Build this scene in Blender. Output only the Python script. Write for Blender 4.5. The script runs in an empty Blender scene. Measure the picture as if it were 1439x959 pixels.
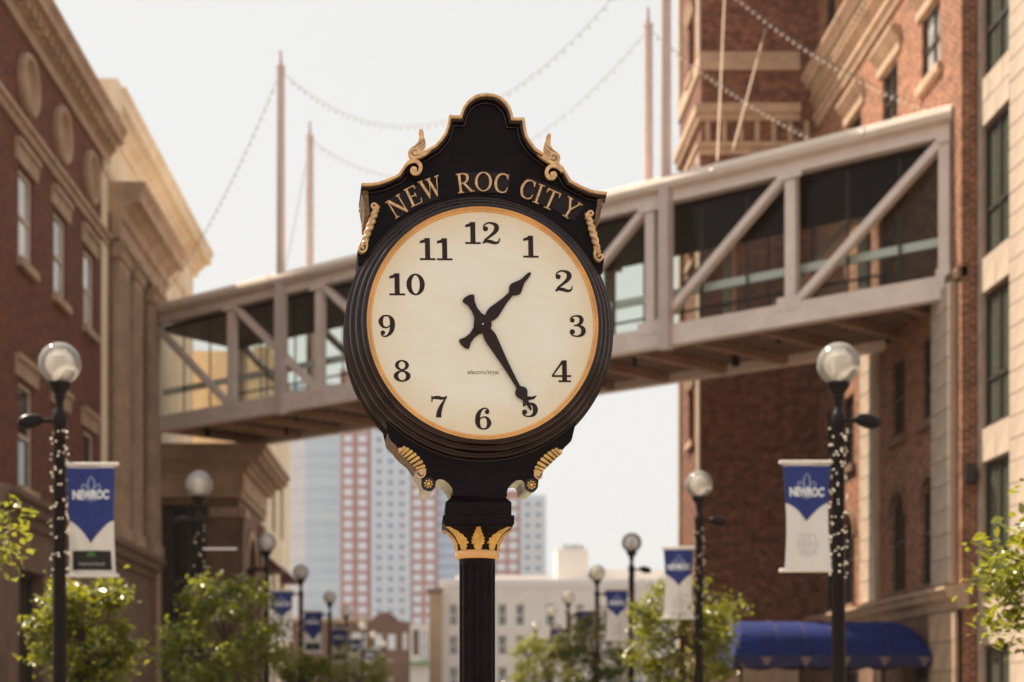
import bpy, math, random
from mathutils import Vector
from mathutils.geometry import tessellate_polygon
random.seed(7)
PI = math.pi
R = math.radians
SC = bpy.context.scene

# ------------------------------------------------------------------ camera, sky, sun, exposure
F = 2200.0                       # focal length in pixels of the 1439 px wide photograph
VX, HY, EYE = 631.0, 985.0, 1.6  # street vanishing point, horizon row, eye height
cam = bpy.data.cameras.new('camera')
cam.sensor_width = 36.0
cam.lens = F / 1439.0 * 36.0
cam.shift_x = (719.5 - VX) / 1439.0
cam.shift_y = (HY - 479.5) / 1439.0
cam.clip_start = 0.1
cam.clip_end = 5000
DCLOCK = F / 351.0
cam.dof.use_dof = True
cam.dof.focus_distance = DCLOCK + 0.05
cam.dof.aperture_fstop = 2.2
cam.dof.aperture_blades = 0
camo = bpy.data.objects.new('camera', cam)
camo.location = (0, 0, EYE)
camo.rotation_euler = (PI / 2, 0, 0)
SC.collection.objects.link(camo)
SC.camera = camo

SUN_TO = Vector((-0.45, 0.40, 0.80)).normalized()
world = bpy.data.worlds.new('World')
SC.world = world
world.use_nodes = True
wn = world.node_tree
wn.nodes.clear()
wo = wn.nodes.new('ShaderNodeOutputWorld')
bg = wn.nodes.new('ShaderNodeBackground')
sky = wn.nodes.new('ShaderNodeTexSky')
sky.sky_type = 'NISHITA'
sky.sun_disc = False
sky.sun_elevation = math.asin(SUN_TO.z)
sky.sun_rotation = math.atan2(SUN_TO.x, SUN_TO.y)
sky.air_density = 1.0
sky.dust_density = 4.0
sky.ozone_density = 1.0
veil = wn.nodes.new('ShaderNodeMix')          # thin bright overcast veil over the blue
veil.data_type = 'RGBA'
veil.inputs[0].default_value = 0.93
veil.inputs[7].default_value = (4.15, 4.16, 4.05, 1)
wn.links.new(sky.outputs[0], veil.inputs[6])
wn.links.new(veil.outputs[2], bg.inputs[0])
bg.inputs[1].default_value = 0.1
wn.links.new(bg.outputs[0], wo.inputs[0])

sl = bpy.data.lights.new('sun', 'SUN')
sl.energy = 5.0
sl.angle = R(0.6)
sl.color = (1.0, 0.85, 0.66)
so = bpy.data.objects.new('sun', sl)
so.rotation_euler = (-SUN_TO).to_track_quat('-Z', 'Y').to_euler()
so.location = (-20, 10, 40)
SC.collection.objects.link(so)
SC.view_settings.view_transform = 'Standard'
SC.view_settings.look = 'None'
SC.view_settings.gamma = 1.0
SC.view_settings.exposure = 1.02
SC.view_settings.use_curve_mapping = False
SC.cycles.use_denoising = True
SC.cycles.max_bounces = 8
SC.cycles.transparent_max_bounces = 12
SC.cycles.volume_bounces = 1
SC.cycles.sample_clamp_indirect = 6.0
SC.cycles.caustics_reflective = False
SC.cycles.caustics_refractive = False

# ------------------------------------------------------------------ helpers
def at(px, py, y):
    return Vector(((px - VX) * y / F, y, EYE + (HY - py) * y / F))
def link(o):
    SC.collection.objects.link(o); return o
def tag(o, label=None, cat=None, group=None, kind=None):
    if label: o['label'] = label
    if cat: o['category'] = cat
    if group: o['group'] = group
    if kind: o['kind'] = kind
    return o
def empty(name, loc, label=None, cat=None, group=None, rz=0):
    o = bpy.data.objects.new(name, None)
    o.empty_display_size = 0.3
    o.location = loc; o.rotation_euler = (0, 0, rz)
    return tag(link(o), label, cat, group)
def wloc(o):
    v = Vector((0, 0, 0))
    while o is not None:
        v += Vector(o.location); o = o.parent
    return v
def piece(mesh, name, parent, loc=(0, 0, 0), rot=(0, 0, 0), world_space=True):
    o = bpy.data.objects.new(name, mesh)
    if parent is not None:
        o.parent = parent
        o.location = Vector(loc) - wloc(parent) if world_space else loc
    else:
        o.location = loc
    o.rotation_euler = rot
    return link(o)
def copy_tree(o, parent=None):
    c = o.copy(); link(c); c.parent = parent
    for ch in list(o.children):
        copy_tree(ch, c)
    return c

class Frame:
    """u along a wall, v up, w outwards"""
    def __init__(s, origin, U, N):
        s.o = Vector(origin); s.U = Vector(U).normalized(); s.N = Vector(N).normalized(); s.V = Vector((0, 0, 1))
    def p(s, u, v, w=0.0):
        return s.o + s.U * u + s.V * v + s.N * w
WORLD = Frame((0, 0, 0), (1, 0, 0), (0, -1, 0))

class MB:
    def __init__(s): s.v = []; s.f = []
    def add(s, vs, fs):
        b = len(s.v); s.v += [tuple(x) for x in vs]; s.f += [tuple(i + b for i in f) for f in fs]; return s
    def box(s, x0, x1, y0, y1, z0, z1):
        vs = [(x, y, z) for x in (x0, x1) for y in (y0, y1) for z in (z0, z1)]
        return s.add(vs, [(0, 1, 3, 2), (4, 6, 7, 5), (0, 4, 5, 1), (2, 3, 7, 6), (0, 2, 6, 4), (1, 5, 7, 3)])
    def fbox(s, fr, u0, u1, v0, v1, w0, w1):
        vs = [fr.p(u, v, w) for u in (u0, u1) for w in (w0, w1) for v in (v0, v1)]
        return s.add(vs, [(0, 1, 3, 2), (4, 6, 7, 5), (0, 4, 5, 1), (2, 3, 7, 6), (0, 2, 6, 4), (1, 5, 7, 3)])
    def bar(s, a, b, wu, wv, up=Vector((0, 0, 1))):
        a = Vector(a); b = Vector(b); d = (b - a).normalized()
        x = d.cross(up)
        if x.length < 1e-4: x = d.cross(Vector((1, 0, 0)))
        x.normalize(); y = x.cross(d)
        vs = [e + x * sx * wu / 2 + y * sy * wv / 2 for e in (a, b) for sx, sy in ((-1, -1), (1, -1), (1, 1), (-1, 1))]
        return s.add(vs, [(3, 2, 1, 0), (4, 5, 6, 7), (0, 1, 5, 4), (1, 2, 6, 5), (2, 3, 7, 6), (3, 0, 4, 7)])
    def tube(s, pts, rad, n=8, caps=True):
        pts = [Vector(p) for p in pts]
        rs = rad if isinstance(rad, (list, tuple)) else [rad] * len(pts)
        b = len(s.v); up = None
        for i, p in enumerate(pts):
            d = (pts[min(i + 1, len(pts) - 1)] - pts[max(i - 1, 0)]).normalized()
            if up is None:
                up = Vector((0, 0, 1)) if abs(d.z) < 0.9 else Vector((1, 0, 0))
            x = d.cross(up); x.normalize(); y = x.cross(d); up = y
            for k in range(n):
                a = 2 * PI * k / n
                s.v.append(tuple(p + (x * math.cos(a) + y * math.sin(a)) * rs[i]))
        for i in range(len(pts) - 1):
            for k in range(n):
                a = b + i * n + k; c = b + i * n + (k + 1) % n
                s.f.append((a, c, c + n, a + n))
        if caps:
            s.f.append(tuple(b + k for k in range(n))[::-1]); s.f.append(tuple(b + (len(pts) - 1) * n + k for k in range(n)))
        return s
    def lathe(s, prof, center, axis='z', n=24):
        c = Vector(center); b = len(s.v); m = len(prof)
        for k in range(n):
            a = 2 * PI * k / n
            for r, h in prof:
                if axis == 'z': s.v.append((c.x + r * math.cos(a), c.y + r * math.sin(a), c.z + h))
                else: s.v.append((c.x + r * math.cos(a), c.y + h, c.z + r * math.sin(a)))
        for k in range(n):
            for j in range(m - 1):
                p = b + k * m + j; q = b + ((k + 1) % n) * m + j
                s.f.append((p, q, q + 1, p + 1) if axis == 'z' else (p, p + 1, q + 1, q))
        return s
    def sphere(s, c, r, nu=10, nv=6):
        return s.lathe([(max(r * math.sin(PI * j / nv), 1e-5), -r * math.cos(PI * j / nv)) for j in range(nv + 1)], c, 'z', nu)
    def prism(s, poly, fn, w0, w1, sides=True, back=True):
        """poly: 2-D points; fn(x, y, w) -> 3-D"""
        n = len(poly)
        tris = tessellate_polygon([[Vector((x, y, 0)) for x, y in poly]])
        A = sum(poly[i][0] * poly[(i + 1) % n][1] - poly[(i + 1) % n][0] * poly[i][1] for i in range(n))
        b = len(s.v)
        s.v += [tuple(fn(x, y, w0)) for x, y in poly] + [tuple(fn(x, y, w1)) for x, y in poly]
        for t in tris:
            s.f.append(tuple(b + i for i in t))
            if back: s.f.append(tuple(b + n + i for i in reversed(t)))
        if sides:
            for i in range(n):
                j = (i + 1) % n
                s.f.append((b + i, b + j, b + n + j, b + n + i))
        return s
    def build(s, name, mat, parent=None, smooth=False, local=False, fix=True):
        off = Vector((0, 0, 0)) if (parent is None or local) else wloc(parent)
        me = bpy.data.meshes.new(name)
        me.from_pydata([(v[0] - off.x, v[1] - off.y, v[2] - off.z) for v in s.v], [], s.f)
        if fix:
            import bmesh
            bm = bmesh.new(); bm.from_mesh(me)
            bmesh.ops.recalc_face_normals(bm, faces=bm.faces)
            bm.to_mesh(me); bm.free()
        if smooth:
            me.polygons.foreach_set('use_smooth', [True] * len(me.polygons))
            if smooth != 2:
                try: me.set_sharp_from_angle(angle=R(38))
                except Exception: pass
        me.materials.append(mat)
        o = bpy.data.objects.new(name, me)
        if parent is not None: o.parent = parent
        return link(o)

def catmull(pts, k=6):
    out = []
    n = len(pts)
    for i in range(n - 1):
        p0 = pts[max(i - 1, 0)]; p1 = pts[i]; p2 = pts[i + 1]; p3 = pts[min(i + 2, n - 1)]
        for j in range(k):
            t = j / k
            out.append(tuple(0.5 * (2 * b + (c - a) * t + (2 * a - 5 * b + 4 * c - d) * t * t + (3 * b - a - 3 * c + d) * t ** 3)
                             for a, b, c, d in zip(p0, p1, p2, p3)))
    out.append(tuple(pts[-1]))
    return out
def ribbon_poly(pts, k=6, smooth=True):
    """(x, y, width) centre line -> outline polygon"""
    q = catmull(pts, k) if smooth else pts
    L, Rr = [], []
    for i, (x, y, w) in enumerate(q):
        a = q[max(i - 1, 0)]; b = q[min(i + 1, len(q) - 1)]
        dx, dy = b[0] - a[0], b[1] - a[1]; l = math.hypot(dx, dy) or 1
        nx, ny = -dy / l, dx / l
        L.append((x + nx * w / 2, y + ny * w / 2)); Rr.append((x - nx * w / 2, y - ny * w / 2))
    return L, Rr
def ribbon(mb, pts, fn, w0, w1, k=6, smooth=True):
    L, Rr = ribbon_poly(pts, k, smooth); n = len(L); b = len(mb.v)
    for w in (w0, w1):
        mb.v += [tuple(fn(x, y, w)) for x, y in L] + [tuple(fn(x, y, w)) for x, y in Rr]
    for i in range(n - 1):
        mb.f.append((b + i, b + i + 1, b + n + i + 1, b + n + i))
        mb.f.append((b + 2 * n + i, b + 3 * n + i, b + 3 * n + i + 1, b + 2 * n + i + 1))
        mb.f.append((b + i, b + 2 * n + i, b + 2 * n + i + 1, b + i + 1))
        mb.f.append((b + n + i, b + n + i + 1, b + 3 * n + i + 1, b + 3 * n + i))
    mb.f.append((b, b + n, b + 3 * n, b + 2 * n)); mb.f.append((b + n - 1, b + 3 * n - 1, b + 4 * n - 1, b + 2 * n - 1))
    return mb
def disc(cx, cy, r, n=20):
    return [(cx + r * math.cos(2 * PI * i / n), cy + r * math.sin(2 * PI * i / n)) for i in range(n)]
def text_verts(body, size, bold=0.0):
    cu = bpy.data.curves.new('t', 'FONT'); cu.body = body; cu.size = size; cu.align_x = 'CENTER'; cu.align_y = 'CENTER'
    cu.offset = bold; cu.resolution_u = 4
    o = bpy.data.objects.new('t', cu); link(o)
    dg = bpy.context.evaluated_depsgraph_get()
    me = bpy.data.meshes.new_from_object(o.evaluated_get(dg))
    vs = [tuple(v.co) for v in me.vertices]; fs = [tuple(p.vertices) for p in me.polygons]
    bpy.data.objects.remove(o); bpy.data.curves.remove(cu); bpy.data.meshes.remove(me)
    return vs, fs

# ------------------------------------------------------------------ materials
MATS = {}
def mat(name, col, rough=0.6, metal=0.0, var=0.0, scale=3.0, bump=0.0, bscale=40.0, spec=0.5, coat=0.0, streak=0.0, col2=None):
    m = bpy.data.materials.new(name); m.use_nodes = True; MATS[name] = m
    nt = m.node_tree; b = nt.nodes['Principled BSDF']
    b.inputs['Base Color'].default_value = (*col, 1); b.inputs['Roughness'].default_value = rough
    b.inputs['Metallic'].default_value = metal; b.inputs['Specular IOR Level'].default_value = spec
    b.inputs['Coat Weight'].default_value = coat; b.inputs['Coat Roughness'].default_value = 0.08
    if var or bump or streak or col2:
        tc = nt.nodes.new('ShaderNodeTexCoord')
        no = nt.nodes.new('ShaderNodeTexNoise'); no.inputs['Scale'].default_value = scale; no.inputs['Detail'].default_value = 6
        no.inputs['Roughness'].default_value = 0.65
        src = tc.outputs['Object']
        if streak:
            mp = nt.nodes.new('ShaderNodeMapping'); mp.inputs['Scale'].default_value = (1, 1, streak)
            nt.links.new(src, mp.inputs[0]); src = mp.outputs[0]
        nt.links.new(src, no.inputs['Vector'])
        rp = nt.nodes.new('ShaderNodeValToRGB')
        c2 = col2 or tuple(c * (1 - var) for c in col); c1 = col if col2 else tuple(min(1, c * (1 + var * 0.6)) for c in col)
        rp.color_ramp.elements[0].position = 0.36; rp.color_ramp.elements[1].position = 0.66
        rp.color_ramp.elements[0].color = (*c2, 1); rp.color_ramp.elements[1].color = (*c1, 1)
        nt.links.new(no.outputs[0], rp.inputs[0]); nt.links.new(rp.outputs[0], b.inputs['Base Color'])
        if bump:
            n2 = nt.nodes.new('ShaderNodeTexNoise'); n2.inputs['Scale'].default_value = bscale; n2.inputs['Detail'].default_value = 4
            nt.links.new(tc.outputs['Object'], n2.inputs['Vector'])
            bp = nt.nodes.new('ShaderNodeBump'); bp.inputs['Strength'].default_value = bump; bp.inputs['Distance'].default_value = 0.01
            nt.links.new(n2.outputs[0], bp.inputs['Height']); nt.links.new(bp.outputs[0], b.inputs['Normal'])
    return m
def brick_mat(name, c1, c2, mortar, bw=0.21, rh=0.073, ms=0.011, mottled=0.35):
    m = bpy.data.materials.new(name); m.use_nodes = True
    nt = m.node_tree; b = nt.nodes['Principled BSDF']; b.inputs['Roughness'].default_value = 0.85
    b.inputs['Specular IOR Level'].default_value = 0.25
    g = nt.nodes.new('ShaderNodeNewGeometry'); sx = nt.nodes.new('ShaderNodeSeparateXYZ'); cx = nt.nodes.new('ShaderNodeCombineXYZ')
    ad = nt.nodes.new('ShaderNodeMath'); ad.operation = 'ADD'
    nt.links.new(g.outputs['Position'], sx.inputs[0]); nt.links.new(sx.outputs[0], ad.inputs[0]); nt.links.new(sx.outputs[1], ad.inputs[1])
    nt.links.new(ad.outputs[0], cx.inputs[0]); nt.links.new(sx.outputs[2], cx.inputs[1])
    br = nt.nodes.new('ShaderNodeTexBrick'); nt.links.new(cx.outputs[0], br.inputs['Vector'])
    br.inputs['Color1'].default_value = (*c1, 1); br.inputs['Color2'].default_value = (*c2, 1); br.inputs['Mortar'].default_value = (*mortar, 1)
    br.inputs['Scale'].default_value = 1.0; br.inputs['Mortar Size'].default_value = ms; br.inputs['Brick Width'].default_value = bw
    br.inputs['Row Height'].default_value = rh; br.inputs['Mortar Smooth'].default_value = 0.3; br.inputs['Bias'].default_value = -0.1
    no = nt.nodes.new('ShaderNodeTexNoise'); no.inputs['Scale'].default_value = 5.0; no.inputs['Detail'].default_value = 6
    nt.links.new(cx.outputs[0], no.inputs['Vector'])
    mr = nt.nodes.new('ShaderNodeMapRange'); mr.inputs[1].default_value = 0.3; mr.inputs[2].default_value = 0.7
    mr.inputs[3].default_value = 1 - mottled; mr.inputs[4].default_value = 1 + mottled
    nt.links.new(no.outputs[0], mr.inputs[0])
    mx = nt.nodes.new('ShaderNodeMix'); mx.data_type = 'RGBA'; mx.blend_type = 'MULTIPLY'; mx.inputs[0].default_value = 1
    cc = nt.nodes.new('ShaderNodeCombineColor')
    for i in range(3): nt.links.new(mr.outputs[0], cc.inputs[i])
    nt.links.new(br.outputs[0], mx.inputs[6]); nt.links.new(cc.outputs[0], mx.inputs[7]); nt.links.new(mx.outputs[2], b.inputs['Base Color'])
    bp = nt.nodes.new('ShaderNodeBump'); bp.inputs['Strength'].default_value = 0.6; bp.inputs['Distance'].default_value = 0.01; bp.invert = True
    nt.links.new(br.outputs[1], bp.inputs['Height']); nt.links.new(bp.outputs[0], b.inputs['Normal'])
    return m
def glass_mat(name, tint, alpha, rough=0.02):
    """tinted see-through pane: part transparent, part dark body, glossy on top"""
    m = bpy.data.materials.new(name); m.use_nodes = True; nt = m.node_tree; nt.nodes.clear()
    out = nt.nodes.new('ShaderNodeOutputMaterial'); tr = nt.nodes.new('ShaderNodeBsdfTransparent'); tr.inputs[0].default_value = (*tint, 1)
    gl = nt.nodes.new('ShaderNodeBsdfGlossy'); gl.inputs['Roughness'].default_value = rough; gl.inputs[0].default_value = (1, 1, 1, 1)
    fr = nt.nodes.new('ShaderNodeFresnel'); fr.inputs[0].default_value = alpha
    mx = nt.nodes.new('ShaderNodeMixShader'); nt.links.new(fr.outputs[0], mx.inputs[0]); nt.links.new(tr.outputs[0], mx.inputs[1]); nt.links.new(gl.outputs[0], mx.inputs[2])
    nt.links.new(mx.outputs[0], out.inputs[0]); return m
M_BLACK = mat('black_enamel', (0.0085, 0.0045, 0.005), 0.17, var=0.3, scale=9, bump=0.03, bscale=120, spec=0.5)
M_BLACK.node_tree.nodes['Principled BSDF'].inputs['Specular Tint'].default_value = (1.0, 0.78, 0.74, 1)
M_FACE = mat('black_panel', (0.009, 0.0045, 0.006), 0.45, var=0.35, scale=14, bump=0.06, bscale=160, spec=0.12)
M_PLATE = mat('letter_plate', (0.028, 0.019, 0.022), 0.55, var=0.2, scale=20, spec=0.15)
M_GOLD = mat('gold_paint', (0.93, 0.53, 0.26), 0.3, 0.0, var=0.38, scale=38, bump=0.12, bscale=140)
M_GILT = mat('gilt_leaf', (0.92, 0.50, 0.12), 0.3, 0.1, var=0.35, scale=30, bump=0.15, bscale=90)
M_RING = mat('gilt_ring', (0.88, 0.47, 0.17), 0.26, 0.1, var=0.18, scale=8)
M_PALE = mat('worn_gilt_pale_reflection', (0.96, 0.88, 0.70), 0.18, 0.1, var=0.35, scale=25, bump=0.2, bscale=60)  # worn gilt; paleness paints in the bright pavement reflected on the undersides
M_BRONZE = mat('worn_bronze', (0.22, 0.13, 0.075), 0.45, 0.4, var=0.6, scale=60, bump=0.8, bscale=90)
M_NUM = mat('dial_numeral', (0.032, 0.017, 0.015), 0.5, spec=0.2)
M_HAND = mat('clock_hand', (0.026, 0.013, 0.012), 0.5, spec=0.25)
M_SILVER = mat('bright_metal', (0.8, 0.8, 0.78), 0.2, 1.0)
M_DIAL = mat('milk_dial', (0.97, 0.92, 0.80), 0.28, col2=(0.95, 0.87, 0.71), scale=2.2, streak=3.0, spec=0.35)
def tint_dial_rim(m):
    # noise-broken amber tint, stronger towards the rim of the milk-glass dial
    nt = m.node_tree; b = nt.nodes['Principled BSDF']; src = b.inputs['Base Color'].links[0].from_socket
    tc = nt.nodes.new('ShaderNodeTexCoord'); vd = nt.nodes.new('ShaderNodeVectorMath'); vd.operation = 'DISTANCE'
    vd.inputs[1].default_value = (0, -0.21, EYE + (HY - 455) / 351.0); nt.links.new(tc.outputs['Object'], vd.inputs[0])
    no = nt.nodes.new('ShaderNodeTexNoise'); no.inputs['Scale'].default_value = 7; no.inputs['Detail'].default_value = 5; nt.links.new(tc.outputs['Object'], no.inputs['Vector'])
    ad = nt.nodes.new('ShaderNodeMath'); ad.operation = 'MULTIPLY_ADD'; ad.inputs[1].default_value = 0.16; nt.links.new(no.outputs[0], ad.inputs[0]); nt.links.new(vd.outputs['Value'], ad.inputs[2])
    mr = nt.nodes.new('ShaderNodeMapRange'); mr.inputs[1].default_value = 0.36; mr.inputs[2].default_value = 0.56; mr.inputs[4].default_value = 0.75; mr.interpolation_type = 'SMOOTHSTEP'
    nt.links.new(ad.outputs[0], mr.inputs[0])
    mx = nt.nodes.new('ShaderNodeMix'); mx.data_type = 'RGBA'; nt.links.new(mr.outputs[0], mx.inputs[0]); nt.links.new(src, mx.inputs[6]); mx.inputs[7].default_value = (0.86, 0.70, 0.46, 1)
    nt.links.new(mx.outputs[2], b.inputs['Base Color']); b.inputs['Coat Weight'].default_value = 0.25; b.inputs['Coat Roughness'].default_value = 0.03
tint_dial_rim(M_DIAL)
M_STONE = mat('warm_limestone', (0.46, 0.32, 0.22), 0.85, var=0.22, scale=1.6, bump=0.25, bscale=30)
M_STONEL = mat('pale_limestone', (0.47, 0.375, 0.30), 0.85, var=0.16, scale=1.3, bump=0.2, bscale=30)
M_CREAM = mat('cream_stucco', (0.92, 0.82, 0.65), 0.85, col2=(0.78, 0.61, 0.42), scale=0.9, streak=0.25, bump=0.15, bscale=20)
M_BROWNST = mat('brown_stone', (0.20, 0.115, 0.075), 0.85, var=0.25, scale=1.5, bump=0.25, bscale=30)
M_BRICKL = brick_mat('red_brick_left', (0.145, 0.034, 0.018), (0.09, 0.021, 0.013), (0.22, 0.11, 0.072), ms=0.013)
M_BRICKR = brick_mat('orange_brick_right', (0.27, 0.092, 0.047), (0.115, 0.035, 0.021), (0.40, 0.26, 0.175), ms=0.012, mottled=0.38)
M_BRICKT = brick_mat('tower_brick', (0.175, 0.054, 0.030), (0.075, 0.021, 0.015), (0.25, 0.145, 0.10), ms=0.013, mottled=0.5)
M_STEEL = mat('pale_painted_steel', (0.78, 0.66, 0.60), 0.45, var=0.1, scale=2.5, spec=0.4)
M_MAST = mat('mast_steel_backlit', (0.60, 0.49, 0.455), 0.5, var=0.1, scale=2, spec=0.3)  # steel tone darkened, so the masts' backlit shade is in the colour
M_ROOFEDGE = mat('roof_edge_metal', (0.80, 0.69, 0.60), 0.4, var=0.08, scale=2)
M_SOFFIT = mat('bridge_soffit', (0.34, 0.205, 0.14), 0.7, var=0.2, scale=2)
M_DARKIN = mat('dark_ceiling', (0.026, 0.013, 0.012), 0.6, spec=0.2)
M_RAIL = mat('teal_rail', (0.88, 0.90, 0.87), 0.35)
M_BGLASS = glass_mat('bridge_glass', (0.86, 0.89, 0.85), 1.22)
M_WIN = mat('window_glass', (0.028, 0.026, 0.025), 0.06, spec=0.9)
M_WINL = mat('window_glass_painted_sky', (0.80, 0.80, 0.78), 0.12, spec=0.8, col2=(0.22, 0.21, 0.2), scale=1.5, streak=0.3)  # bright sky reflection painted into the panes as a whitish base colour
M_WING = mat('green_glass', (0.06, 0.075, 0.055), 0.05, spec=1.0)
M_FRAME = mat('window_frame_pale', (0.55, 0.45, 0.36), 0.6)
M_FRAMED = mat('window_frame_dark', (0.035, 0.026, 0.024), 0.5)
M_LAMP = mat('lamp_black', (0.010, 0.005, 0.006), 0.35, spec=0.2)
M_BLUE = mat('banner_blue', (0.022, 0.038, 0.20), 0.75, var=0.15, scale=5)
M_WHITE = mat('banner_white', (0.80, 0.74, 0.68), 0.8)
M_PRINT = mat('banner_print_white', (0.80, 0.80, 0.82), 0.8)
M_PRINT2 = mat('banner_print_faint', (0.30, 0.33, 0.48), 0.8)
M_GREYP = mat('banner_print_grey', (0.58, 0.53, 0.50), 0.8)
M_BLKP = mat('banner_black', (0.018, 0.016, 0.015), 0.8)
M_GREENP = mat('banner_green', (0.10, 0.28, 0.05), 0.8)
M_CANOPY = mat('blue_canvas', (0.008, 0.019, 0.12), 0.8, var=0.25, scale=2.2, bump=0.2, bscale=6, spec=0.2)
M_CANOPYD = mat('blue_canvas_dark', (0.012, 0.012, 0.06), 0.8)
M_BARK = mat('bark', (0.07, 0.045, 0.035), 0.9, var=0.3, scale=8)
M_ASPH = mat('asphalt', (0.06, 0.058, 0.055), 0.9, var=0.3, scale=0.8, bump=0.3, bscale=60)
M_PAVE = mat('paving', (0.25, 0.21, 0.175), 0.85, var=0.2, scale=0.7, bump=0.2, bscale=30)
M_GROUND = mat('ground_earth', (0.18, 0.15, 0.12), 0.9, var=0.3, scale=0.1)
M_KERB = mat('kerb_stone', (0.42, 0.38, 0.33), 0.85, var=0.2, scale=3)
M_REDT = mat('tower_red_panel', (0.46, 0.20, 0.18), 0.7)
M_PANE = mat('tower_pane', (0.74, 0.80, 0.88), 0.25, spec=0.6)
M_PALEB = mat('tower_pale_cladding', (0.64, 0.74, 0.86), 0.4)
M_BLUEG = mat('tower_blue_glass', (0.38, 0.46, 0.63), 0.2, spec=0.7)
M_WHITEB = mat('tower_white_band', (0.84, 0.84, 0.86), 0.5)
M_DOT = mat('tower_dark_vent', (0.28, 0.27, 0.30), 0.6)
M_WALLW = mat('pale_wall', (0.72, 0.66, 0.61), 0.85, var=0.06, scale=0.3)
M_BRICKB = mat('far_brown_brick', (0.17, 0.09, 0.06), 0.85, var=0.2, scale=0.4)
M_TANB = mat('far_tan_brick', (0.40, 0.27, 0.16), 0.85, var=0.15, scale=0.5)
M_CABLE = mat('cable', (0.10, 0.09, 0.09), 0.6)
M_ROD = mat('cream_rod', (0.70, 0.56, 0.42), 0.5)
M_REDTIP = mat('red_tip', (0.30, 0.05, 0.05), 0.5)
def bulb_mat(name, col, strength):
    m = mat(name, col, 0.08, spec=0.8); b = m.node_tree.nodes['Principled BSDF']
    b.inputs['Emission Color'].default_value = (1.0, 0.78, 0.5, 1); b.inputs['Emission Strength'].default_value = strength
    return m
M_FAIRY = bulb_mat('fairy_light', (0.8, 0.72, 0.6), 0.35)
M_BULB = bulb_mat('festoon_bulb', (0.62, 0.62, 0.55), 0.0)
def globe_mat():
    m = bpy.data.materials.new('globe_acrylic'); m.use_nodes = True; nt = m.node_tree; nt.nodes.clear()
    out = nt.nodes.new('ShaderNodeOutputMaterial'); tr = nt.nodes.new('ShaderNodeBsdfTransparent'); tr.inputs[0].default_value = (0.98, 0.96, 0.93, 1)
    gl = nt.nodes.new('ShaderNodeBsdfGlossy'); gl.inputs['Roughness'].default_value = 0.06
    df = nt.nodes.new('ShaderNodeBsdfTranslucent'); df.inputs[0].default_value = (0.96, 0.92, 0.86, 1)
    d2 = nt.nodes.new('ShaderNodeBsdfDiffuse'); d2.inputs[0].default_value = (0.95, 0.91, 0.86, 1)
    a = nt.nodes.new('ShaderNodeMixShader'); a.inputs[0].default_value = 0.5; nt.links.new(df.outputs[0], a.inputs[1]); nt.links.new(d2.outputs[0], a.inputs[2])
    b = nt.nodes.new('ShaderNodeMixShader'); b.inputs[0].default_value = 0.44; nt.links.new(tr.outputs[0], b.inputs[1]); nt.links.new(a.outputs[0], b.inputs[2])
    fr = nt.nodes.new('ShaderNodeFresnel'); fr.inputs[0].default_value = 1.5
    c = nt.nodes.new('ShaderNodeMixShader'); nt.links.new(fr.outputs[0], c.inputs[0]); nt.links.new(b.outputs[0], c.inputs[1]); nt.links.new(gl.outputs[0], c.inputs[2])
    nt.links.new(c.outputs[0], out.inputs[0]); return m
M_GLOBE = globe_mat()
M_REFR = mat('refractor', (0.85, 0.80, 0.72), 0.15, spec=0.8)
def leaf_mat(name, c1, c2, tcol):
    m = bpy.data.materials.new(name); m.use_nodes = True; nt = m.node_tree; b = nt.nodes['Principled BSDF']; out = nt.nodes['Material Output']
    b.inputs['Roughness'].default_value = 0.27; b.inputs['Specular IOR Level'].default_value = 0.9
    g = nt.nodes.new('ShaderNodeNewGeometry'); rp = nt.nodes.new('ShaderNodeValToRGB')
    rp.color_ramp.elements[0].color = (*c1, 1); rp.color_ramp.elements[1].color = (*c2, 1)
    nt.links.new(g.outputs['Random Per Island'], rp.inputs[0]); nt.links.new(rp.outputs[0], b.inputs['Base Color'])
    t = nt.nodes.new('ShaderNodeBsdfTranslucent'); t.inputs[0].default_value = (*tcol, 1)
    mx = nt.nodes.new('ShaderNodeMixShader'); mx.inputs[0].default_value = 0.32
    nt.links.new(b.outputs[0], mx.inputs[1]); nt.links.new(t.outputs[0], mx.inputs[2]); nt.links.new(mx.outputs[0], out.inputs[0]); return m
M_LEAF = leaf_mat('leaf_green', (0.03, 0.045, 0.005), (0.19, 0.20, 0.018), (0.46, 0.46, 0.025))

# ------------------------------------------------------------------ the street clock
YAW = R(5.5)
DY = -0.21                                        # dial plane, in front of the post axis
cs, sn = math.cos(YAW), math.sin(YAW)
dc = Vector(((679 - VX) / 351.0, DCLOCK, 0))
CR = (dc.x - 0.21 * sn, dc.y + 0.21 * cs)         # post axis on the ground
clock = empty('street_clock', (CR[0], CR[1], 0), 'tall black and gold post clock with round cream dial and ornate lettered crest', 'clock', rz=YAW)
def C(px, py, yl):
    """photo pixel on the plane y = yl of the clock -> local point"""
    a = (px - VX) / F
    x = (a * (CR[1] + yl * cs) - CR[0] + yl * sn) / (cs - a * sn)
    Y = CR[1] + x * sn + yl * cs
    return Vector((x, yl, EYE + (HY - py) / F * Y))
ref = {'yl': -0.11}
def cfn(px, py, w):                               # outline fixed at the front plane, pushed back along y
    p = C(px, py, ref['yl']); return Vector((p.x, w, p.z))
def cpart(mb, name, m, parent=None, smooth=True): return mb.build(name, m, parent or clock, smooth, local=True)
DC = C(679, 455, DY)
TILT = R(2.0)
def untilt(p, c=(679, 262), t=None):
    t = TILT if t is None else t
    dx, dy = p[0] - c[0], p[1] - c[1]
    return (c[0] + dx * math.cos(t) + dy * math.sin(t), c[1] - dx * math.sin(t) + dy * math.cos(t))
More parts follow.
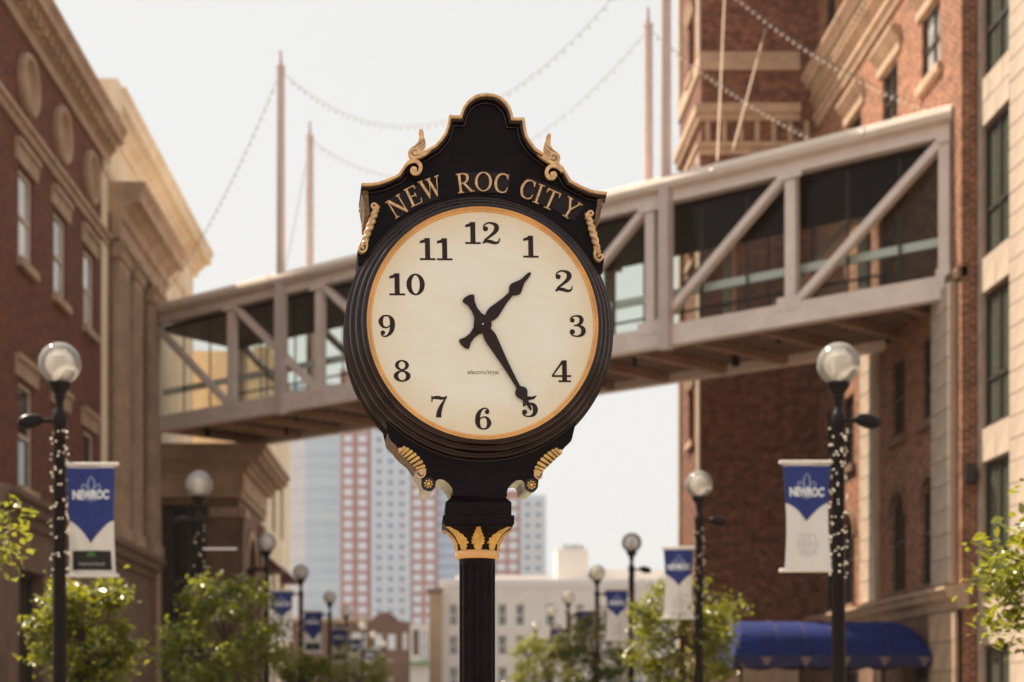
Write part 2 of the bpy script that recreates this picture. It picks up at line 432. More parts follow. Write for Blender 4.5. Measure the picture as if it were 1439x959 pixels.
def mirror(p, c=(679, 262), t=None):
    t = TILT if t is None else t
    q = untilt(p, c, t); q = (2 * c[0] - q[0], q[1])
    return untilt(q, c, -t)
def mir(pts, c=(679, 262), t=None):
    return [mirror(p, c, t) + tuple(p[2:]) for p in pts]

def both_sides(o):                                # the same part on the far face of the clock
    c = o.copy(); link(c); c.parent = o.parent; c.rotation_euler = (0, 0, PI)
    return c
pxm = 1 / 351.0
# case drum and stepped bezel
def rr(px, y): return px * (DCLOCK + (y - DY)) / F
drum = [(rr(186, -0.11), -0.105), (rr(188, -0.11), -0.09), (rr(188, -0.11), 0.09), (rr(186, -0.11), 0.105)]
cpart(MB().lathe(drum, (DC.x, 0, DC.z), 'y', 96), 'case_drum', M_BLACK)
def arc_prof(r0, y0, r1, y1, bulge, n=6):
    out = []
    for i in range(n + 1):
        t = i / n
        out.append((r0 + (r1 - r0) * math.sin(t * PI / 2) if bulge > 0 else r0 + (r1 - r0) * (1 - math.cos(t * PI / 2)),
                    y0 + (y1 - y0) * (1 - math.cos(t * PI / 2)) if bulge > 0 else y0 + (y1 - y0) * math.sin(t * PI / 2)))
    return out
prof = [(rr(163.5, -0.215), -0.205), (rr(164, -0.22), -0.222)] + arc_prof(rr(164.5, -.22), -0.224, rr(171, -.20), -0.200, 1) \
    + [(rr(171, -.19), -0.188), (rr(172.5, -.186), -0.186)] + arc_prof(rr(173, -.18), -0.187, rr(178, -.16), -0.162, 1) \
    + [(rr(178, -.15), -0.150), (rr(180, -.148), -0.146)] + arc_prof(rr(180.5, -.14), -0.147, rr(185, -.13), -0.124, 1) \
    + [(rr(185, -.118), -0.116), (rr(187.5, -.115), -0.114), (rr(190, -.108), -0.106), (rr(190, -.09), -0.07), (rr(187, -.09), -0.068)]
bez = cpart(MB().lathe(prof, (DC.x, 0, DC.z), 'y', 128), 'bezel', M_BLACK); both_sides(bez)
ring = [(rr(156, DY), -0.207), (rr(157, DY), -0.213), (rr(158.5, DY), -0.2155), (rr(160, DY), -0.2145), (rr(160.6, DY), -0.2135), (rr(161.2, DY), -0.217), (rr(162.6, DY), -0.2205), (rr(164, DY), -0.220), (rr(164.6, DY), -0.212)]
gr = cpart(MB().lathe(ring, (DC.x, 0, DC.z), 'y', 128), 'gold_ring', M_RING); both_sides(gr)
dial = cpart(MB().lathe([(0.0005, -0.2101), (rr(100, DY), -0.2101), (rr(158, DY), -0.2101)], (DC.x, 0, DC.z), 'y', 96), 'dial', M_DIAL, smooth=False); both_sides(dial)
def screw(px, py, yl, r=1.6):
    p = C(px, py, yl); return cpart(MB().lathe([(0.0003, yl - 0.004), (r * pxm, yl - 0.003), (r * pxm, yl + 0.003)], (p.x, 0, p.z), 'y', 10), 'screw', M_SILVER)
for a in (38, 142, 218, 322, 90, 270):
    q = R(a + 3); rad = 175.5
    p = Vector((DC.x + rr(rad, -.17) * math.cos(q), -0.172, DC.z + rr(rad, -.17) * math.sin(q)))
    cpart(MB().lathe([(0.0003, -0.180), (0.0035, -0.179), (0.0035, -0.165)], (p.x, 0, p.z), 'y', 8), 'screw', M_BLACK)

# numerals: heavy slab figures in a unit-height box
def ell(cx, cy, rx, ry, wt, ws, n=40):
    o = [(cx + (rx + ws / 2) * math.cos(2 * PI * i / n), cy + (ry + wt / 2) * math.sin(2 * PI * i / n)) for i in range(n + 1)]
    i_ = [(cx + (rx - ws / 2) * math.cos(2 * PI * i / n), cy + (ry - wt / 2) * math.sin(2 * PI * i / n)) for i in range(n + 1)]
    return ('strip', o, i_)
def rb(*p): return ('rib', [tuple(x) for x in p])
def pl(*p): return ('poly', [tuple(x) for x in p])
def ball(x, y, r): return ('poly', disc(x, y, r, 18))
def rect(x0, y0, x1, y1): return pl((x0, y0), (x1, y0), (x1, y1), (x0, y1))
SIX = [rb((.62, .80, .05), (.64, .88, .05), (.53, .965, .06), (.37, .93, .09), (.21, .74, .18), (.15, .46, .22), (.18, .2, .19), (.3, .05, .09), (.42, .03, .07), (.56, .07, .1), (.66, .28, .20), (.59, .5, .13), (.45, .57, .07), (.32, .53, .06), (.2, .42, .05)), ball(.575, .80, .10)]
DIG = {
 '1': (.70, [rect(.25, .0, .47, 1), rect(.02, 0, .70, .085), pl((.03, .76), (.26, .80), (.26, 1), (.20, .93), (.03, .87))]),
 '2': (.82, [ball(.17, .70, .115), rb((.075, .73, .05), (.12, .87, .06), (.28, .965, .07), (.46, .955, .10), (.62, .87, .18), (.66, .73, .22), (.58, .56, .17), (.36, .36, .11), (.16, .2, .09), (.07, .03, .06)),
            rb((.05, .05, .09), (.18, .13, .12), (.36, .12, .16), (.56, .06, .13), (.70, .08, .10), (.77, .17, .06), (.785, .27, .05))]),
 '3': (.80, [ball(.19, .76, .105), rb((.10, .79, .05), (.17, .91, .06), (.36, .965, .07), (.55, .91, .15), (.60, .76, .19), (.53, .61, .13), (.36, .53, .07), (.26, .53, .06)),
            rb((.30, .525, .06), (.48, .51, .09), (.63, .42, .16), (.68, .27, .21), (.60, .10, .15), (.40, .03, .07), (.19, .07, .06), (.09, .19, .05)), ball(.18, .235, .115)]),
 '4': (.86, [rect(.46, 0, .67, 1), rect(.29, 0, .84, .08), rect(0, .235, .86, .32), pl((0, .32), (.08, .32), (.50, .88), (.50, 1), (.46, 1))]),
 '5': (.80, [pl((.13, 1), (.13, .80), (.40, .77), (.62, .82), (.74, 1), (.50, .93), (.28, .95)), rb((.155, .90, .06), (.14, .48, .06)), rb((.12, .49, .05), (.25, .595, .07), (.40, .62, .09), (.60, .54, .17), (.66, .33, .22), (.59, .12, .16), (.40, .03, .07), (.19, .06, .06), (.09, .17, .05)), ball(.18, .225, .115)]),
 '6': (.80, SIX),
 '7': (.80, [rb((.075, .70, .05), (.09, .84, .06), (.18, .90, .13), (.36, .90, .16), (.56, .87, .12), (.74, .955, .05)), rect(.05, .72, .10, .985), rb((.73, .96, .05), (.58, .70, .10), (.44, .42, .18), (.37, .16, .22), (.365, 0, .23))]),
 '8': (.80, [ell(.40, .755, .225, .205, .07, .16), ell(.40, .265, .27, .225, .07, .20)]),
 '0': (.84, [ell(.42, .5, .29, .455, .075, .22)]),
 'N': (.86, [rect(.10, .03, .155, .97), rect(.70, .03, .755, .99), pl((.06, 1), (.22, 1), (.755, .10), (.755, -.02), (.70, -.02), (.10, .93)), rect(.02, 0, .235, .045), rect(.62, .955, .84, 1), rect(0, .955, .12, 1)]),
 'E': (.68, [rect(.10, .03, .215, .97), rect(.02, .955, .60, 1), rect(.02, 0, .64, .045), rect(.2, .485, .48, .53), pl((.60, 1), (.55, .95), (.57, .80), (.60, .80)), pl((.64, 0), (.59, .05), (.63, .24), (.67, .24)), rect(.455, .40, .49, .62)]),
 'W': (1.12, [pl((.07, 1), (.20, 1), (.42, .20), (.36, -.02), (.33, -.02)), pl((.36, -.02), (.40, .12), (.64, .86), (.60, .94)), pl((.48, 1), (.60, 1), (.80, .20), (.75, -.02), (.72, -.02)), pl((.75, -.02), (.80, .12), (1.04, .98), (.985, .98)), rect(0, .955, .27, 1), rect(.41, .955, .68, 1), rect(.90, .955, 1.12, 1)]),
 'R': (.80, [rect(.12, .03, .235, .97), rect(.02, 0, .33, .045), rect(.02, .955, .30, 1), rb((.2, .977, .045), (.40, .97, .055), (.56, .88, .11), (.58, .74, .125), (.52, .58, .10), (.36, .50, .05), (.2, .50, .045)), pl((.30, .50), (.42, .50), (.76, .05), (.82, .0), (.66, 0)), rect(.70, 0, .86, .04)]),
 'O': (.90, [ell(.45, .5, .365, .475, .05, .125)]),
 'C': (.80, [rb((.72, .30, .03), (.67, .13, .05), (.56, .04, .06), (.40, .03, .06), (.20, .15, .11), (.10, .5, .13), (.20, .85, .11), (.40, .97, .06), (.55, .96, .06), (.66, .87, .06), (.69, .72, .05)), pl((.66, .74), (.71, .74), (.71, 1), (.67, .93), (.62, .93))]),
 'I': (.40, [rect(.14, .03, .255, .97), rect(.03, 0, .37, .045), rect(.03, .955, .37, 1)]),
 'T': (.76, [rect(.32, .03, .435, .97), rect(.20, 0, .56, .045), rect(.02, .95, .74, 1), pl((.02, .95), (.02, .76), (.055, .76), (.10, .95)), pl((.74, .95), (.74, .76), (.705, .76), (.66, .95))]),
 'Y': (.84, [rect(.36, .03, .475, .50), rect(.24, 0, .60, .045), pl((.06, .98), (.19, .98), (.475, .45), (.36, .45)), pl((.68, .98), (.74, .98), (.46, .44), (.42, .50)), rect(-.01, .955, .28, 1), rect(.58, .955, .84, 1)]),
}
SIXW = DIG['6'][1]
def rot180(sh, w=.80):
    k = sh[0]
    return (k, [(w - q[0], 1 - q[1]) + tuple(q[2:]) for q in sh[1]])
DIG['9'] = (.80, [rot180(s) for s in SIXW])
def glyph(mb, ch, place, y_back, depth):
    """place(gx, gy) -> (x, z) in clock space"""
    for i, sh in enumerate(DIG[ch][1]):
        yf = y_back - depth - 0.00025 * i
        def fn(x, y, w):
            a, c = place(x, y); return Vector((a, w, c))
        if sh[0] == 'poly': mb.prism(sh[1], fn, yf, y_back)
        elif sh[0] == 'rib': ribbon(mb, sh[1], fn, yf, y_back, k=7)
        else:
            o, q = sh[1], sh[2]; n = len(o); b = len(mb.v)
            for w in (yf, y_back):
                mb.v += [tuple(fn(x, y, w)) for x, y in o] + [tuple(fn(x, y, w)) for x, y in q]
            for j in range(n - 1):
                mb.f += [(b + j, b + j + 1, b + n + j + 1, b + n + j), (b + j, b + 2 * n + j, b + 2 * n + j + 1, b + j + 1), (b + n + j, b + n + j + 1, b + 3 * n + j + 1, b + 3 * n + j)]
NUMS = {'12': (678, 328), '1': (745.5, 347), '2': (792, 395.5), '3': (811, 458.5), '4': (789, 522), '5': (744, 571), '6': (679, 588.5), '7': (617.5, 571.5), '8': (565, 521.5), '9': (543.5, 458.5), '10': (572, 400), '11': (612.5, 350.5)}
HN = 30.8 * pxm
SK = R(1.0)
for txt, (px, py) in NUMS.items():
    mb = MB(); p = C(px, py, DY); gap = 0.05
    tw = sum(DIG[c][0] for c in txt) + gap * (len(txt) - 1); x0 = -tw / 2
    for c in txt:
        def place(gx, gy, x0=x0):
            u, v = (x0 + gx) * HN * 1.04, (gy - .5) * HN
            return p.x + u * math.cos(SK) - v * math.sin(SK), p.z + u * math.sin(SK) + v * math.cos(SK)
        glyph(mb, c, place, DY - 0.0004, 0.0008); x0 += DIG[c][0] + gap
    both_sides(cpart(mb, 'numeral', M_NUM, smooth=False))
vs, fs = text_verts('electric/time', 8.6 * pxm, 0.0)
kx = 44 * pxm / (max(v[0] for v in vs) - min(v[0] for v in vs))
mb = MB(); p = C(679, 523.5, DY)
mb.add([(p.x + v[0] * kx, DY - 0.0006, p.z + v[1] + v[0] * SK) for v in vs], fs)
both_sides(cpart(mb, 'maker_lettering', M_NUM, smooth=False))
mb = MB(); ref['yl'] = DY
ribbon(mb, [(688, 527.5, .3), (692, 528.5, .5), (697, 526, .6), (700, 521.5, .6), (704, 518.5, .6), (711, 520.5, .3)], cfn, DY - 0.0008, DY - 0.0002)
both_sides(cpart(mb, 'maker_flourish', M_GOLD, smooth=False))

# hands
HUB = (678.5, 455.7)
def hand_poly(side, length_dir):
    dx, dy = length_dir; l = math.hypot(dx, dy); ux, uy = dx / l, dy / l; nx, ny = -uy, ux
    pts = [(HUB[0] + ux * a + nx * b, HUB[1] + uy * a + ny * b) for a, b in side]
    pts += [(HUB[0] + ux * a - nx * b, HUB[1] + uy * a - ny * b) for a, b in reversed(side)]
    return pts
def sm(p, k=4): return [(q[0], q[1]) for q in catmull(p, k)]
tail = [(-45, 4), (-43, 8.6), (-40.5, 9.2), (-33, 5.6), (-24, 4.4), (-14, 6)]
minute = tail + [(-8, 9.5), (0, 11), (8, 8.5)] + sm([(11, 6.5), (18, 8.2), (24, 8.6), (34, 7.6), (60, 5.2), (85, 3.6), (101, 3.0)]) + sm([(103, 4.5), (106, 7.6), (110, 8.8), (114, 7.9), (119, 4.8), (127, 2.6), (136, 1.8)]) + [(139, .6)]
hour = [(a * .93, b) for a, b in tail] + [(-8, 9.5), (0, 11), (8, 8.5)] + sm([(11, 6.0), (17, 8.2), (24, 8.6), (32, 7.0), (45, 4.6), (58, 3.6)]) + sm([(60, 5.5), (64, 8.6), (69, 9.2), (75, 6.6), (82, 3.8), (91, 2.9), (96, 2.4)]) + [(98.5, .8)]
for nm, side, d, y0 in (('hour_hand', hour, (65.5, -70.5), -0.2165), ('minute_hand', minute, (68, 120.5), -0.2215)):
    poly = hand_poly(side, d); ref['yl'] = y0
    o = cpart(MB().prism(poly, cfn, y0 - 0.002, y0 + 0.0012), nm, M_HAND, smooth=False); both_sides(o)
ref['yl'] = -0.225
p = C(HUB[0], HUB[1], -0.225)
hubo = cpart(MB().lathe([(0.0003, -0.2275), (rr(11.5, DY), -0.2270), (rr(12.6, DY), -0.2245), (rr(12.6, DY), -0.2105)], (p.x, 0, p.z), 'y', 32), 'hand_hub', M_HAND); both_sides(hubo)
hp = cpart(MB().lathe([(0.0002, -0.2296), (0.003, -0.2292), (0.0042, -0.2268)], (p.x, 0, p.z), 'y', 12), 'pin', M_SILVER, hubo); 

# crest: outline of the left half, mirrored about its own slightly tilted axis
edgeL = [(507.5, 262.5), (518.8, 262.6), (531, 261), (545, 256), (558.8, 249.5), (565, 240.5), (571, 232), (577, 227.5), (584, 224.5), (592, 220), (599.4, 215), (610, 208.6), (618, 200), (623.4, 192), (626.6, 182.5), (628.6, 172), (630, 167.2), (637, 168), (645, 168.2), (646.6, 162.5), (650, 154.5), (656, 146.8), (664, 140.8), (673, 137.6)]
apex = untilt((679, 131.0), t=-TILT)
CF = -0.115                                       # crest front face
top = edgeL + [(683.4, 136.7)] + [mirror(q) for q in reversed(edgeL)]
sideL = [(503.5, 372), (502.5, 352), (507.5, 340), (516, 319), (520, 300), (519.4, 284), (514, 270)]
body = sideL + top + [mirror(q) for q in reversed(sideL)]
ref['yl'] = CF
crest = cpart(MB().prism(body, cfn, CF, -CF), 'crest', M_FACE, smooth=False)
tl = [cfn(q[0], q[1], 0) for q in top]
def offs(pts, d):
    out = []
    for i, q in enumerate(pts):
        a = pts[max(i - 1, 0)]; b = pts[min(i + 1, len(pts) - 1)]
        e1 = (q - a).normalized() if (q - a).length > 1e-6 else (b - q).normalized()
        e2 = (b - q).normalized() if (b - q).length > 1e-6 else e1
        n = Vector((e1.z + e2.z, 0, -(e1.x + e2.x)))
        n = n.normalized() if n.length > 1e-6 else Vector((0, 0, -1))
        k = 1 / max(0.6, n.x * e1.z - n.z * e1.x)
        out.append(q + n * d * k)
    return out
def rim(levels, name, m):
    mb = MB(); loops = []
    for d, y in levels:
        loops.append([Vector((q.x, y, q.z)) for q in offs(tl, d * pxm)])
    n = len(tl)
    for l in loops: mb.v += [tuple(q) for q in l]
    for j in range(len(loops) - 1):
        for i in range(n - 1):
            mb.f.append((j * n + i, j * n + i + 1, (j + 1) * n + i + 1, (j + 1) * n + i))
    return cpart(mb, name, m, crest)
rim([(-0.4, 0.16), (-0.4, -0.157), (0, -0.16), (3.3, -0.16), (3.7, -0.157), (3.7, -0.145)], 'gold_edge', M_GOLD)
both = rim([(3.6, -0.150), (4.2, -0.148), (6.0, -0.146), (7.4, -0.140), (8.6, -0.130), (9.2, -0.1245), (10.6, -0.1235), (11.4, -0.119), (11.6, -0.114)], 'cove_moulding', M_BLACK)
rim([(3.6, 0.150), (6.0, 0.146), (8.6, 0.130), (10.6, 0.1235), (11.6, 0.114)], 'cove_moulding', M_BLACK)
# winged finials, scrolls, rope columns, corner brackets on both shoulders
wing = [(590.4, 181.5), (593, 181.8), (595, 184.5), (596, 190), (595.8, 193.5), (597.8, 196.5), (598, 202), (598.6, 204), (597.6, 208), (596, 211.6), (599.5, 214.6), (606, 212), (600, 216.5), (591, 221.8), (583, 224.2), (577.5, 223.4), (574.2, 220), (573.2, 215.5), (574.5, 211), (578.5, 207), (584.5, 203.2), (588, 198.5), (589.2, 192.5), (588.6, 186.5), (588.9, 183)]
scroll = [(569, 233.6, 4.0), (573, 229.6, 4.2), (578.5, 226.6, 4.6), (585, 226.4, 4.8), (590.2, 231, 5), (591, 237.5, 5), (587.2, 243, 5), (581.6, 243.4, 4.6), (578.8, 239.6, 4.6), (580.2, 236.2, 4.4), (582.6, 236.4, 3.6)]
feathers = [[(596.4, 194.5, .7), (592, 200.5, .9), (586, 204.6, .9), (581.5, 207, .4)], [(598.2, 199.5, .7), (593.5, 205, .9), (588, 208.5, .5)], [(597.4, 206, .6), (593, 209.5, .7), (590, 211.5, .4)]]
cmark = [(585.4, 212.6, 1.8), (582.6, 211.2, .9), (579.8, 213, 1.1), (579.4, 216.2, 1.3), (582, 218.6, 1.1), (585.6, 218.2, 1.0), (588.4, 216.8, .5)]
for sd in (0, 1):
    W = (lambda z: mir(z)) if sd else (lambda z: [tuple(q) for q in z])
    ref['yl'] = -0.165
    wo_ = cpart(MB().prism(W(wing), cfn, -0.165, -0.146), 'wing_finial', M_GOLD, crest, smooth=False)
    mb = MB()
    for fl in feathers: ribbon(mb, W(fl), cfn, -0.1662, -0.163)
    ribbon(mb, W(cmark), cfn, -0.1664, -0.163)
    cpart(mb, 'engraving', M_BRONZE, wo_, smooth=False)
    ref['yl'] = -0.168
    ribbon(MB_ := MB(), W(scroll), cfn, -0.168, -0.156, k=5)
    MB_.prism(W(disc(582.4, 238, 3.7, 14)), cfn, -0.1695, -0.157)
    cpart(MB_, 'scroll', M_GOLD, crest)
    # corner bracket
    ref['yl'] = -0.135
    cb = cpart(MB().prism(W([(508.6, 264), (517, 264.5), (518, 283), (520, 300), (517.5, 305), (512.5, 302), (511.5, 286), (509.5, 276)]), cfn, -0.135, 0.135), 'corner_bracket', M_BRONZE, crest, smooth=False)
    # twisted rope with two end scrolls
    ref['yl'] = -0.125
    ax = [cfn(*q, -0.125) for q in W([(530.5, 289), (527.5, 297), (523, 310), (517.5, 325), (512.8, 340), (511, 346)])]
    pts = [Vector(q) for q in catmull([tuple(q) for q in ax], 20)]
    n = len(pts); mb = MB(); K = 20
    for i, q in enumerate(pts):
        t = i / (n - 1); rad = (3.2 + 1.6 * math.sin(PI * min(1, t * 0.85 + .1))) * pxm
        d = (pts[min(i + 1, n - 1)] - pts[max(i - 1, 0)]).normalized(); y = Vector((0, 1, 0)); x = d.cross(y).normalized()
        for k in range(K):
            a = 2 * PI * k / K; r_ = rad * (0.68 + 0.50 * abs(math.sin(a * 1 + (-1 if sd else 1) * t * 27)) ** .8)
            mb.v.append(tuple(q + (x * math.cos(a) + y * math.sin(a)) * r_))
    for i in range(n - 1):
        for k in range(K): mb.f.append((i * K + k, i * K + (k + 1) % K, (i + 1) * K + (k + 1) % K, (i + 1) * K + k))
    cpart(mb, 'rope_column', M_GOLD, crest, smooth=2)
    for sc_ in ([(531.5, 296, 2), (530.5, 291.5, 2.2), (528.5, 287, 2.4), (524.5, 286, 2.4), (522.3, 289, 2.4), (524.3, 292, 2.6), (526.6, 290.5, 2.4)],
                [(515.5, 338, 2.4), (515.8, 345, 2.8), (513.8, 351.5, 2.8), (508.6, 354, 2.8), (504.8, 350.6, 2.8), (506, 346.4, 3), (510, 347.2, 3.2), (510, 350, 3)]):
        ref['yl'] = -0.139; mb = MB(); ribbon(mb, W(sc_), cfn, -0.139, -0.113, k=5); cpart(mb, 'scroll', M_GOLD, crest)
# lettering on raised plates along the arc
AC, AR = (679.5, 488.0), 232.0
def arcpt(ang, rad): return (AC[0] + rad * math.sin(ang), AC[1] - rad * math.cos(ang))
for a0, a1 in ((-34.5, -16.5), (-9.2, 9.0), (14.2, 35.6)):
    poly = [arcpt(R(a0 + (a1 - a0) * i / 10), AR + 14.5) for i in range(11)] + [arcpt(R(a1 - (a1 - a0) * i / 10), AR - 15) for i in range(11)]
    ref['yl'] = CF - 0.004; cpart(MB().prism(poly, cfn, CF - 0.004, CF + 0.002), 'letter_plate', M_PLATE, crest, smooth=False)
LET = [('N', 558.5, 290.5), ('E', 580.5, 276), ('W', 605.5, 264.5), ('R', 652.5, 257.5), ('O', 679.2, 255.8), ('C', 704.8, 257.8), ('C', 741.5, 266.5), ('I', 757, 273), ('T', 774, 281.2), ('Y', 801.5, 294)]
HL = 27.2
for ch, px, py in LET:
    ang = math.asin((px - AC[0]) / AR); w = DIG[ch][0]; mb = MB()
    def place(gx, gy):
        u, v = (gx - w / 2) * HL * 1.02, (gy - .5) * HL
        q = C(px + u * math.cos(ang) + v * math.sin(ang), py + u * math.sin(ang) - v * math.cos(ang), CF - 0.008)
        return q.x, q.z
    glyph(mb, ch, place, CF - 0.004, 0.008)
    cpart(mb, 'letter', M_GOLD, crest, smooth=False)

# lower bracket
lowL = [(540, 585), (545, 608), (547.5, 617.5), (556, 626), (560, 631.5), (566, 637.5), (577.5, 647.5), (586, 659), (587, 666), (592, 671.5), (592.4, 679), (594.5, 686), (598.5, 690), (603, 691), (608, 689), (611.6, 684.4), (612.2, 678), (614, 675), (618, 673.6), (624, 675), (630, 679.6), (634.6, 685.5), (636.2, 691), (635.8, 697)]
BC = (674.3, 690); BT = R(0.6)
low = lowL + [mirror(q, BC, BT) for q in reversed(lowL)]
ref['yl'] = CF
br = cpart(MB().prism(low, cfn, CF, -CF, sides=False), 'lower_bracket', M_FACE, smooth=False)
for half in (lowL[1:], [mirror(q, BC, BT) for q in lowL[1:]]):
    for seg, m, nm in ((half[:7], M_BRONZE, 'bracket_edge'), (half[6:], M_PALE, 'gilded_edge')):
        mb = MB(); n = len(seg); q = catmull(seg, 3)
        ref['yl'] = CF
        mb.v = [tuple(cfn(*a, CF)) for a in q] + [tuple(cfn(*a, -CF)) for a in q]; n = len(q)
        mb.f = [(i, i + 1, n + i + 1, n + i) for i in range(n - 1)]
        cpart(mb, nm, m, br, smooth=2)
curve = catmull([(562.5, 632.5), (570, 637.5), (579, 645.5), (587.5, 655), (592, 663)], 8)
for sd in (0, 1):
    W = (lambda z: mir(z, BC, BT)) if sd else (lambda z: [tuple(q) for q in z])
    ref['yl'] = CF - 0.012
    sh = cpart(ribbon(MB(), W([(q[0] + 1.5, q[1] - 1.5, 10.5 + 5 * math.sin(PI * i / 33)) for i, q in enumerate(curve)]), cfn, CF - 0.008, CF + 0.002, smooth=False), 'shell_mount', M_BLACK, br)
    for i in range(8):
        t = (i + .5) / 8; q = curve[int(t * 32)]; q2 = curve[min(32, int(t * 32) + 1)]
        dx, dy = q2[0] - q[0], q2[1] - q[1]; l = math.hypot(dx, dy); dx, dy = dx / l, dy / l
        nx, ny = dy, -dx                        # up and to the inside
        hw = 2.35; L0 = 4.4 + 4.2 * math.sin(PI * min(1, .12 + t * .75)); lean = -3.0
        poly = [(q[0] - nx * L0 * .62 - dx * (hw * .62 - lean * .4), q[1] - ny * L0 * .62 - dy * (hw * .62 - lean * .4)), (q[0] - nx * L0 * .62 + dx * (hw * .7 + lean * .4), q[1] - ny * L0 * .62 + dy * (hw * .7 + lean * .4)),
                (q[0] + nx * L0 + dx * (hw - lean * .5), q[1] + ny * L0 + dy * (hw - lean * .5)), (q[0] + nx * (L0 + 1.5) - dx * lean * .5, q[1] + ny * (L0 + 1.5) - dy * lean * .5), (q[0] + nx * L0 + dx * (-hw - lean * .5), q[1] + ny * L0 + dy * (-hw - lean * .5))]
        cpart(MB().prism(W(poly), cfn, CF - 0.012, CF - 0.004), 'shell_rib', M_GILT, br, smooth=False)
    mb = MB()
    ribbon(mb, W([(586.5, 668, 1.6), (591, 671.2, 2), (596, 669, 2.2), (597.5, 664, 2.4), (594.6, 660.6, 2.2), (590.2, 661.2, 2), (588.8, 664.6, 1.6)]), cfn, CF - 0.014, CF - 0.004, k=5)
    mb.prism(W(disc(592.8, 665, 3.2, 14)), cfn, CF - 0.0155, CF - 0.004)
    cpart(mb, 'scroll', M_GOLD, br)
    cpart(MB().prism(W(disc(562.2, 632, 2.6, 12)), cfn, CF - 0.0145, CF - 0.004), 'boss', M_GOLD, br)
    cpart(MB().prism(W(disc(602, 680.3, 9.6, 28)), cfn, CF - 0.012, CF + 0.003), 'roundel', M_BLACK, br, smooth=False)
    mb = MB(); mb.prism(W(disc(602, 680.3, 2.7, 16)), cfn, CF - 0.018, CF - 0.008)
    for k in range(8):
        a = 2 * PI * k / 8 + .2; mb.prism(W(disc(602 + 4.9 * math.cos(a), 680.3 + 4.9 * math.sin(a), 1.35, 8)), cfn, CF - 0.0165, CF - 0.008)
    cpart(mb, 'rosette', M_GILT, br, smooth=False)

# neck, square block, capital, fluted shaft, pedestal
def zpx(py, hw): return C(674.5, py, -hw).z
def sq_loft(levels, name, m, smooth=False):
    mb = MB()
    for hw, z in levels: mb.v += [(-hw, -hw, z), (hw, -hw, z), (hw, hw, z), (-hw, hw, z)]
    for i in range(len(levels) - 1):
        for k in range(4): mb.f.append((i * 4 + k, i * 4 + (k + 1) % 4, i * 4 + 4 + (k + 1) % 4, i * 4 + 4 + k))
    mb.f += [(3, 2, 1, 0), tuple(len(mb.v) - 4 + k for k in range(4))]
    return cpart(mb, name, m, smooth=smooth)
h1, h2, h3 = 0.1085, 0.1335, 0.144
lv = [(h1 * .98, zpx(684, h1)), (h1, zpx(694, h1)), (h1 + .003, zpx(695.5, h1)), (h1 + .003, zpx(698, h1)), (h1 + .006, zpx(700.5, h1)), (h1 + .014, zpx(703.5, h1)), (h2, zpx(706, h2)), (h2, zpx(724, h2))]
NR = -YAW * .75                                   # the square members sit a little squarer to the street
sq_loft(lv, 'neck_block', M_FACE).rotation_euler.z = NR
sq_loft([(h3, zpx(724.2, h3)), (h3, zpx(736.5, h3)), (h3 - .008, zpx(737.5, h3)), (h3 - .008, zpx(740, h3))], 'abacus', M_FACE).rotation_euler.z = NR
mb = MB(); p = C(672, 714.5, -h2)
mb.lathe([(0.011, -h2 - .0025), (0.014, -h2 - .003), (0.016, -h2 - .0005)], (p.x, 0, p.z), 'y', 20)
cpart(mb, 'stamped_ring', M_FACE).rotation_euler.z = NR
ZT, ZB = zpx(740, .13), zpx(773, .085)
def capR(phi, h):                                 # h 0 bottom .. 1 top
    c = max(abs(math.cos(phi)), abs(math.sin(phi)))
    k = h ** 2.2
    rnd, sq = 0.080, 0.128 / c
    sq = min(sq, 0.168)
    return rnd + (sq - rnd) * k
mb = MB(); NS, NH = 64, 12
for j in range(NH + 1):
    h = j / NH
    for k in range(NS):
        a = 2 * PI * k / NS; r_ = capR(a, h); mb.v.append((r_ * math.cos(a), r_ * math.sin(a), ZB + (ZT - ZB) * h))
for j in range(NH):
    for k in range(NS): mb.f.append((j * NS + k, j * NS + (k + 1) % NS, (j + 1) * NS + (k + 1) % NS, (j + 1) * NS + k))
capo = cpart(mb, 'capital', M_FACE); capo.rotation_euler.z = NR
def leaf_on(phi0, wmax, lobes, h0=0.0, h1=0.97):
    mb = MB(); NL = 40; NA = 8
    for j in range(NL + 1):
        t = j / NL; h = h0 + (h1 - h0) * t
        w = wmax * (0.38 + 1.25 * t if t < .28 else (0.73 + .0) + 0.27 * math.cos((t - .28) / .72 * PI * .5) - 0.45 * max(0, t - .55) / .45)
        w *= 1 - 0.20 * (0.5 - 0.5 * math.cos(2 * PI * lobes * t)) if t > .22 else 1
        for i in range(NA + 1):
            u = -1 + 2 * i / NA; a = phi0 + u * w / max(capR(phi0, h), 0.08)
            r_ = capR(a, h) + 0.004 + 0.006 * (1 - abs(u)) + 0.004 * math.cos(u * PI * 3) * (0.4 + .6 * t) + 0.010 * max(0, t - .85) / .15
            mb.v.append((r_ * math.cos(a), r_ * math.sin(a), ZB + (ZT - ZB) * h))
    for j in range(NL):
        for i in range(NA): mb.f.append((j * (NA + 1) + i, j * (NA + 1) + i + 1, (j + 1) * (NA + 1) + i + 1, (j + 1) * (NA + 1) + i))
    return cpart(mb, 'acanthus_leaf', M_GILT, capo, smooth=2)
for k in range(4):
    leaf_on(-PI / 2 + k * PI / 2, 0.029, 7)
    leaf_on(-PI / 4 + k * PI / 2, 0.031, 6, 0.02, 1.0)
zt0, zt1 = zpx(784, .09), zpx(772, .09)
hh = (zt0 + zt1) / 2; rt = (zt1 - zt0) / 2
cpart(MB().lathe([(0.072, zt1 - .002), (0.083, zt1)] + [(0.083 + 0.0085 * math.cos(a), hh + rt * math.sin(a)) for a in [PI / 2 - PI * i / 8 for i in range(9)]] + [(0.072, zt0)], (0, 0, 0), 'z', 48), 'torus_ring', M_RING)
